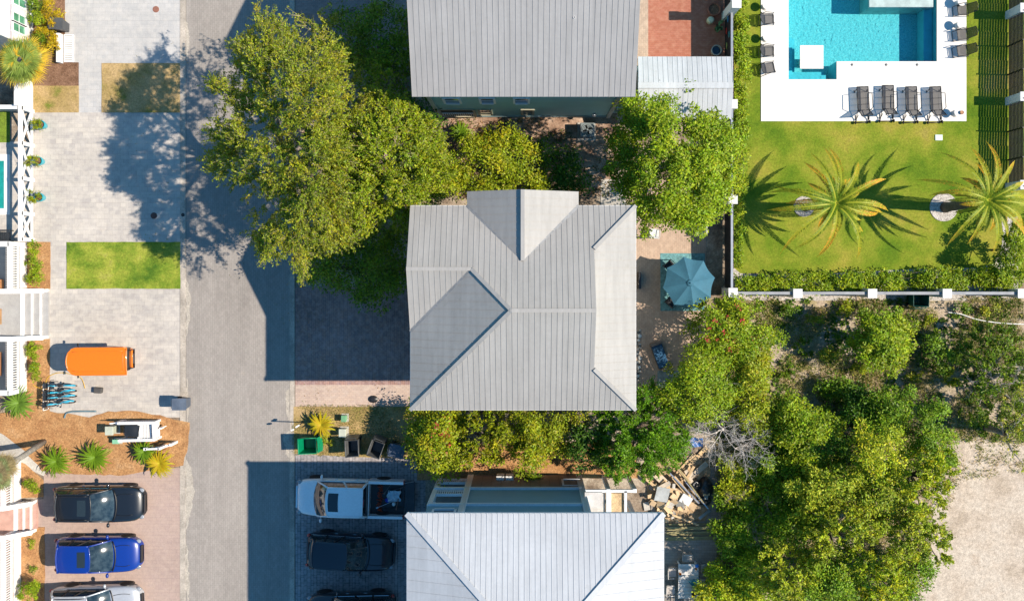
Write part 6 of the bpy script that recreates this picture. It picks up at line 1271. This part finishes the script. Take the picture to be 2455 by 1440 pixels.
# garden shrubs
GOLD = [(.65,.4,.01),(.6,.34,.01),(.5,.33,.02),(.7,.48,.03)]
SH = [('golden shrub at the top left beside the green windows',126,32,24,36,.7,1.4,GOLD),('golden shrub touching the dark grey bin at the top left',108,72,26,20,.6,1.1,GOLD),('golden shrub between the dark bin and the fan palm',122,108,20,28,.6,1.1,GOLD),('green shrub at the very top beside the green windows',90,12,24,22,.8,1.5,MG),('light green shrub in front of the white clapboard wall',88,44,24,22,.7,1.3,BR),('green shrub above the fan palm at the white wall',94,90,20,24,.6,1.1,MG),
 ('green shrub at the top corner of the left porch',82,594,15,16,.4,.8,BR),('green shrub with yellow fruit beside the left porch railing',80,634,18,26,.4,.9,BR),('bushy green shrub with yellow fruit by the broad grey steps',86,670,20,20,.5,.9,BR),('upper green shrub beside the lower left porch',82,840,18,24,.4,.8,BR),('lower green shrub beside the left porch above the sago palm',83,890,14,28,.4,.8,BR),
 ('round green shrub above the steep white stair rails',73,1166,20,16,.4,.8,BR),('large round green shrub at the bottom left edge by the silver suv',68,1414,28,28,.6,1.3,BR),('tiny shrub below the white stair rails',72,1303,12,9,.15,.35,BR),('tiny sparse shrub halfway down the mulch by the blue suv',78,1362,11,9,.15,.35,MG),
 ('straggly small plant beside the open green bin on dry grass',786,1050,12,16,.2,.5,OL),('orange yellow croton between the houses beside the small sago palm',1168,345,26,26,.4,.9,GOLD),('small shrub with bare twigs against the brown ground floor panels',1275,1140,20,18,.8,1.5,MG)]
for i,(lb,x,y,rx,ry,z0,z1,pl_) in enumerate(SH): crown('garden_shrub',lb,'shrub',blob(x,y,rx,ry,100+i,14,.15),z0,z1,26,60,.2,.085,pl_,100+i,gap=.05,hump=.2,fill=.5,tr=.03,lw=.4)
# potted cordylines
for i,(x,y,lb) in enumerate(((90,300,'topmost'),(83,388,'middle'),(82,470,'lowest'))): crown('potted_plant','yellow green spiky plant in the '+lb+' turquoise pot by the crossed white fence','plant',blob(x-4,y,17,14,130+i,12,.25),.7,1.1,26,40,.2,.17,YG,130+i,'spray',hump=.2,lw=.16,tr=.02)
crown('agave_plant','blue green agave in the pot beside the black fence','plant',blob(1722,62,12,10,140,10,.2),.45,.7,30,30,.15,.2,[(.1,.2,.13),(.16,.27,.2)],140,'spray',hump=.1,lw=.25,tr=.02)
# ---------------------------------------------------------------- palms
def frond_arrays(o, az, L, rise, drp, nl, ll, lw, g_, c0_, c1_, c2_, wid_tip=.35, vdrop=.25, yel=0., curl=0.):
    t_ = np.linspace(.02, 1, nl); a = az+curl*t_**2; rr_ = L*t_; zz = L*(rise*t_-drp*t_**2.2); c = np.cos(a); s_ = np.sin(a)
    pt_ = np.stack([o[0]+rr_*c, o[1]+rr_*s_, o[2]+zz], 1); tg = np.gradient(pt_, axis=0); tg /= np.linalg.norm(tg, axis=1, keepdims=True)
    sd = np.cross(tg, [0,0,1.]); sd /= np.linalg.norm(sd, axis=1, keepdims=True); up = np.cross(sd, tg)
    lens = ll*(np.sin(np.pi*np.clip(t_*.92+.12,0,1))**.55*(1-wid_tip)+wid_tip*(1-t_)+.1); Cs=[]; Ds=[]; Ns=[]; Ls=[]; Ts=[]
    for sg in (1,-1):
        d = sd*sg+tg*.6+up*(.6-vdrop)+g_.normal(0,.1,(nl,3)); d[:,2] -= .1; d /= np.linalg.norm(d, axis=1, keepdims=True)
        Cs.append(pt_+d*lens[:,None]*.5); Ds.append(d); Ns.append(up+g_.normal(0,.15,(nl,3))); Ls.append(lens)
        w_ = np.clip(t_*1.1+yel+g_.normal(0,.12,nl), 0, 1)[:,None]; cc = np.where(w_ < .6, c0_+(c1_-c0_)*w_/.6, c1_+(c2_-c1_)*(w_-.6)/.4); Ts.append(cc*g_.uniform(.8,1.2,(nl,1)))
    L_ = np.concatenate(Ls); V, F, C = leafquads(np.vstack(Cs), np.vstack(Ds), np.vstack(Ns), L_, np.full(len(L_), lw), np.clip(np.vstack(Ts),0,1))
    # midrib
    w2 = (.035*(1-t_)+.008)[:,None]; A = pt_[:-1]; B_ = pt_[1:]; u1 = up[:-1]*.012; rv = np.stack([A+sd[:-1]*w2[:-1]+u1, A-sd[:-1]*w2[:-1]+u1, B_-sd[1:]*w2[1:]+u1, B_+sd[1:]*w2[1:]+u1],1).reshape(-1,3)
    rc_ = np.tile(np.clip(c1_*1.15,0,1)[None], (len(rv),1)); V2 = np.vstack([V, rv]); F2 = np.vstack([F, np.arange(len(rv)).reshape(-1,4)+len(V)]); return V2, F2, np.vstack([C, rc_])
def palm(name, label, base, top, ztop, fr, tr_, nl, ll, lw, cols, seed, group=None, rise=.35, drp=.5, trunkm=BARK, zb=0, tw=None):
    g_ = np.random.default_rng(seed); b_ = P(*base, zb); tp = P(*top, ztop); root = E(name, label, 'palm', tuple(b_), group)
    cs = [np.array(c) for c in cols]
    for (az, L) in fr:
        r_ = rise*g_.uniform(.7,1.3)
        V, F, C = frond_arrays(np.array(tp), az, L*g_.uniform(.95,1.05), r_, drp*g_.uniform(.8,1.2), nl, ll*g_.uniform(.85,1.1), lw, g_, cs[0], cs[1], cs[2], yel=g_.uniform(-.35,.2), curl=g_.uniform(-.25,.25))
        V[:,2] = np.maximum(V[:,2], .02); tinted('frond', V, F, C, FROND, root)
    q = MB(); k = 8; pts = [b_.lerp(tp, i/k)+Vector((0,0,0)) for i in range(k+1)]; q.tube(pts, [tr_*1.25]+[tr_*(1+.06*(i%2)) for i in range(k-1)]+[tr_*1.5], 10); q.build('trunk', trunkm, root, smooth=True); return root
DP_ = [(.13,.22,.01),(.32,.34,.02),(.65,.32,.03)]
def fans(n_, L, seed, j=.12): r_ = random.Random(seed); return [(6.283*i/n_+r_.uniform(-j,j), L*r_.uniform(.85,1.12)) for i in range(n_)]
def az(dx, dy): return math.atan2(-dy, dx)
def fl(c, tips, z): s_ = (H-z)/H; return [(az(x-c[0], y-c[1]), math.hypot(x-c[0], y-c[1])/K*s_*1.12) for x, y in tips]
T1 = [(1870,505),(1885,460),(1880,435),(1962,372),(2010,362),(2030,370),(2068,398),(2100,420),(2125,482),(2105,530),(2090,585),(2000,605),(1938,600),(1872,568),(1958,395),(2060,560),(1905,480),(2120,500)]
palm('date_palm','feathery date palm with orange tipped fronds in the middle of the pool lawn',(1930,497),(2005,487),3.6,fl((2005,487),T1,3.6)+fans(15,1.5,91),.2,120,.23,.034,DP_,1,group='palms on the pool lawn',rise=.5,drp=.8)
T2 = [(2245,415),(2280,560),(2258,440),(2310,365),(2350,365),(2412,360),(2425,385),(2450,432),(2475,455),(2475,520),(2460,560),(2420,555),(2405,600),(2330,575),(2290,478),(2385,515),(2480,490),(2360,400)]
palm('date_palm','feathery date palm leaning to the right edge over the pool lawn corner',(2266,497),(2370,480),4.4,fl((2370,480),T2,4.4)+fans(15,1.5,92),.26,120,.23,.034,DP_,2,group='palms on the pool lawn',rise=.5,drp=.8)
SG = [(.06,.15,.008),(.13,.23,.01),(.34,.34,.02)]; SGY = [(.6,.22,.01),(.42,.34,.012),(.2,.3,.012)]; SGG = [(.08,.17,.02),(.14,.25,.03),(.2,.32,.04)]
for i,(x,y,r_,cl_,lb) in enumerate(((45,965,42,SGG,'large sago palm with broad green fronds at the left edge below the porch'),(135,1105,40,SG,'sago palm above the black suv, leftmost of the group, with an orange heart'),(228,1095,41,SG,'deep green sago palm above the black suv, second of the group'),(345,1082,30,SG,'sago palm half under the white angled rail'),(383,1110,36,SGY,'yellow hearted sago palm above the front of the black suv'),(770,1017,32,SGY,'small golden sago palm on the dry grass beside the open green bin'),(1104,318,28,SG,'small sago palm below the green house wall'))):
    palm('sago_palm',lb,(x,y),(x,y),.55,fans(46 if r_ > 30 else 40,r_/K*1.0,i)+fans(30,r_/K*.72,i+50),.16,40,.062,.03,cl_,20+i,group='sago palms in the gardens',rise=.55,drp=.55)
# fan palms
def fanpalm(label, base, top, z, n_, R_, seed, cols):
    g_ = np.random.default_rng(seed); b_ = P(*base); tp = P(*top, z-.35); root = E('fan_palm', label, 'palm', tuple(b_), 'fan palms on the left'); cs = np.array(cols)
    q = MB(); q.tube([b_, b_.lerp(tp,.5), tp], [.17,.15,.18], 10); q.build('trunk', BARKG, root, smooth=True)
    for i in range(n_):
        a = i*2.4+g_.uniform(-.2,.2); f = (i+.5)/n_; l = R_*(.12+.88*f)*g_.uniform(.85,1.1); el = .9-1.25*f
        hub = np.array(tp)+np.array([0,0,.35])+np.array([math.cos(a)*l*.5, math.sin(a)*l*.5, math.sin(el)*l*.5]); nb = 26; sp_ = np.linspace(-1.9,1.9,nb)+a
        D = np.stack([np.cos(sp_), np.sin(sp_), np.full(nb, math.sin(el)*.5-.15)],1); D /= np.linalg.norm(D,axis=1,keepdims=True); ln = R_*.5*(1-.35*np.abs((sp_-a)/1.9)**2)*g_.uniform(.85,1.1,nb)
        col_ = cs[g_.integers(0,len(cs))] if f < .75 else cs[-1]; T = np.tile(col_[None],(nb,1))*g_.uniform(.75,1.2,(nb,1))
        V, F, C = leafquads(hub+D*ln[:,None]*.5, D, np.tile([0,0,1.],(nb,1))+g_.normal(0,.35,(nb,3)), ln, np.full(nb,.06), np.clip(T,0,1)); tinted('frond', V, F, C, FROND, root)
    return root
fanpalm('big fan palm with yellow lower leaves at the top left over the white fence panel',(72,160),(58,148),2.8,34,1.75,1,[(.24,.32,.06),(.32,.38,.08),(.18,.26,.04),(.6,.4,.03)])
fanpalm('pale fan palm cut by the left edge, its grey trunk leaning across the concrete path',(106,1058),(2,1128),4.4,26,1.3,2,[(.2,.26,.1),(.26,.3,.13),(.3,.24,.12)])
# ---------------------------------------------------------------- weeds and grass tufts of the vacant lot (uncountable)
def tufts(name, poly, n_, seed, pal, hgt=.3, blades=9, label=None, ex=None, bw=.03):
    g_ = np.random.default_rng(seed); pa = np.array(poly,float); x0,y0 = pa.min(0); x1,y1 = pa.max(0)
    X = g_.uniform(x0,x1,n_*2); Y = g_.uniform(y0,y1,n_*2); k_ = inside(X,Y,poly)
    nz = np.array([noise.noise(Vector((x/K*.5,y/K*.5,seed))) for x,y in zip(X,Y)]); k_ &= nz > -.12; X = X[k_][:n_]; Y = Y[k_][:n_]; n = len(X)
    C = np.stack([(X-NX)/K, -(Y-NY)/K, np.full(n,.02)],1); ci = np.repeat(np.arange(n), blades); N_ = len(ci); a = g_.uniform(0,6.283,N_); hh = hgt*g_.uniform(.4,1.3,N_)
    D = np.stack([np.cos(a)*.8,np.sin(a)*.8,g_.uniform(.2,1.1,N_)],1); D /= np.linalg.norm(D,axis=1,keepdims=True); pal = np.array(pal); T = pal[g_.integers(0,len(pal),n)][ci]*g_.uniform(.75,1.25,(N_,1))
    V,F,Cc = leafquads(C[ci]+D*hh[:,None]*.5+np.stack([np.cos(a),np.sin(a),a*0],1)*.05, D, np.tile([0,0,1.],(N_,1))+g_.normal(0,.5,(N_,3)), hh, np.full(N_,bw), np.clip(T,0,1)); o = tinted(name,V,F,Cc,LEAF,None); tag(o, label, None, None, 'stuff'); return o
WD = [(.2,.24,.04),(.38,.34,.1),(.13,.18,.03),(.52,.42,.24),(.46,.35,.2)]
LOT = [(1720,718),(2455,712),(2455,1060),(2290,1050),(2240,1100),(2200,1440),(1720,1440)]
tufts('weeds', LOT, 9500, 5, WD, .26, 8, 'mixed green and straw coloured weeds over the vacant lot')
tufts('ground_cover', LOT, 1500, 6, [(.1,.2,.02),(.16,.26,.03),(.07,.13,.02)], .18, 26, 'low leafy ground cover between the trees of the vacant lot', bw=.07)
tufts('leaf_litter', [(1000,280),(1480,282),(1500,470),(1000,480),(720,700),(715,20),(980,20)], 3500, 7, [(.25,.13,.06),(.35,.22,.1),(.12,.14,.03),(.06,.1,.02)], .1, 8, 'fallen leaves and seedlings under the shaded trees', bw=.05)
tufts('sand_weeds', [(2160,1000),(2455,1000),(2455,1130),(2300,1150),(2240,1300),(2200,1440),(2150,1440)], 700, 8, WD, .2, 8, 'sparse weeds at the edge of the sand')
tufts('lawn_grass', [(700,972),(985,972),(1000,1095),(704,1088)], 2600, 9, [(.32,.27,.1),(.2,.22,.05),(.4,.3,.14)], .09, 7, 'short dry grass on the strip by the road', bw=.02)

tufts('fallen_leaves', [(300,120),(700,60),(705,690),(980,930),(980,975),(708,975),(640,700),(300,560)], 420, 15, [(.3,.17,.06),(.36,.28,.1),(.2,.22,.05)], .07, 2, 'scattered fallen leaves on the road and driveway under the oak', bw=.04)
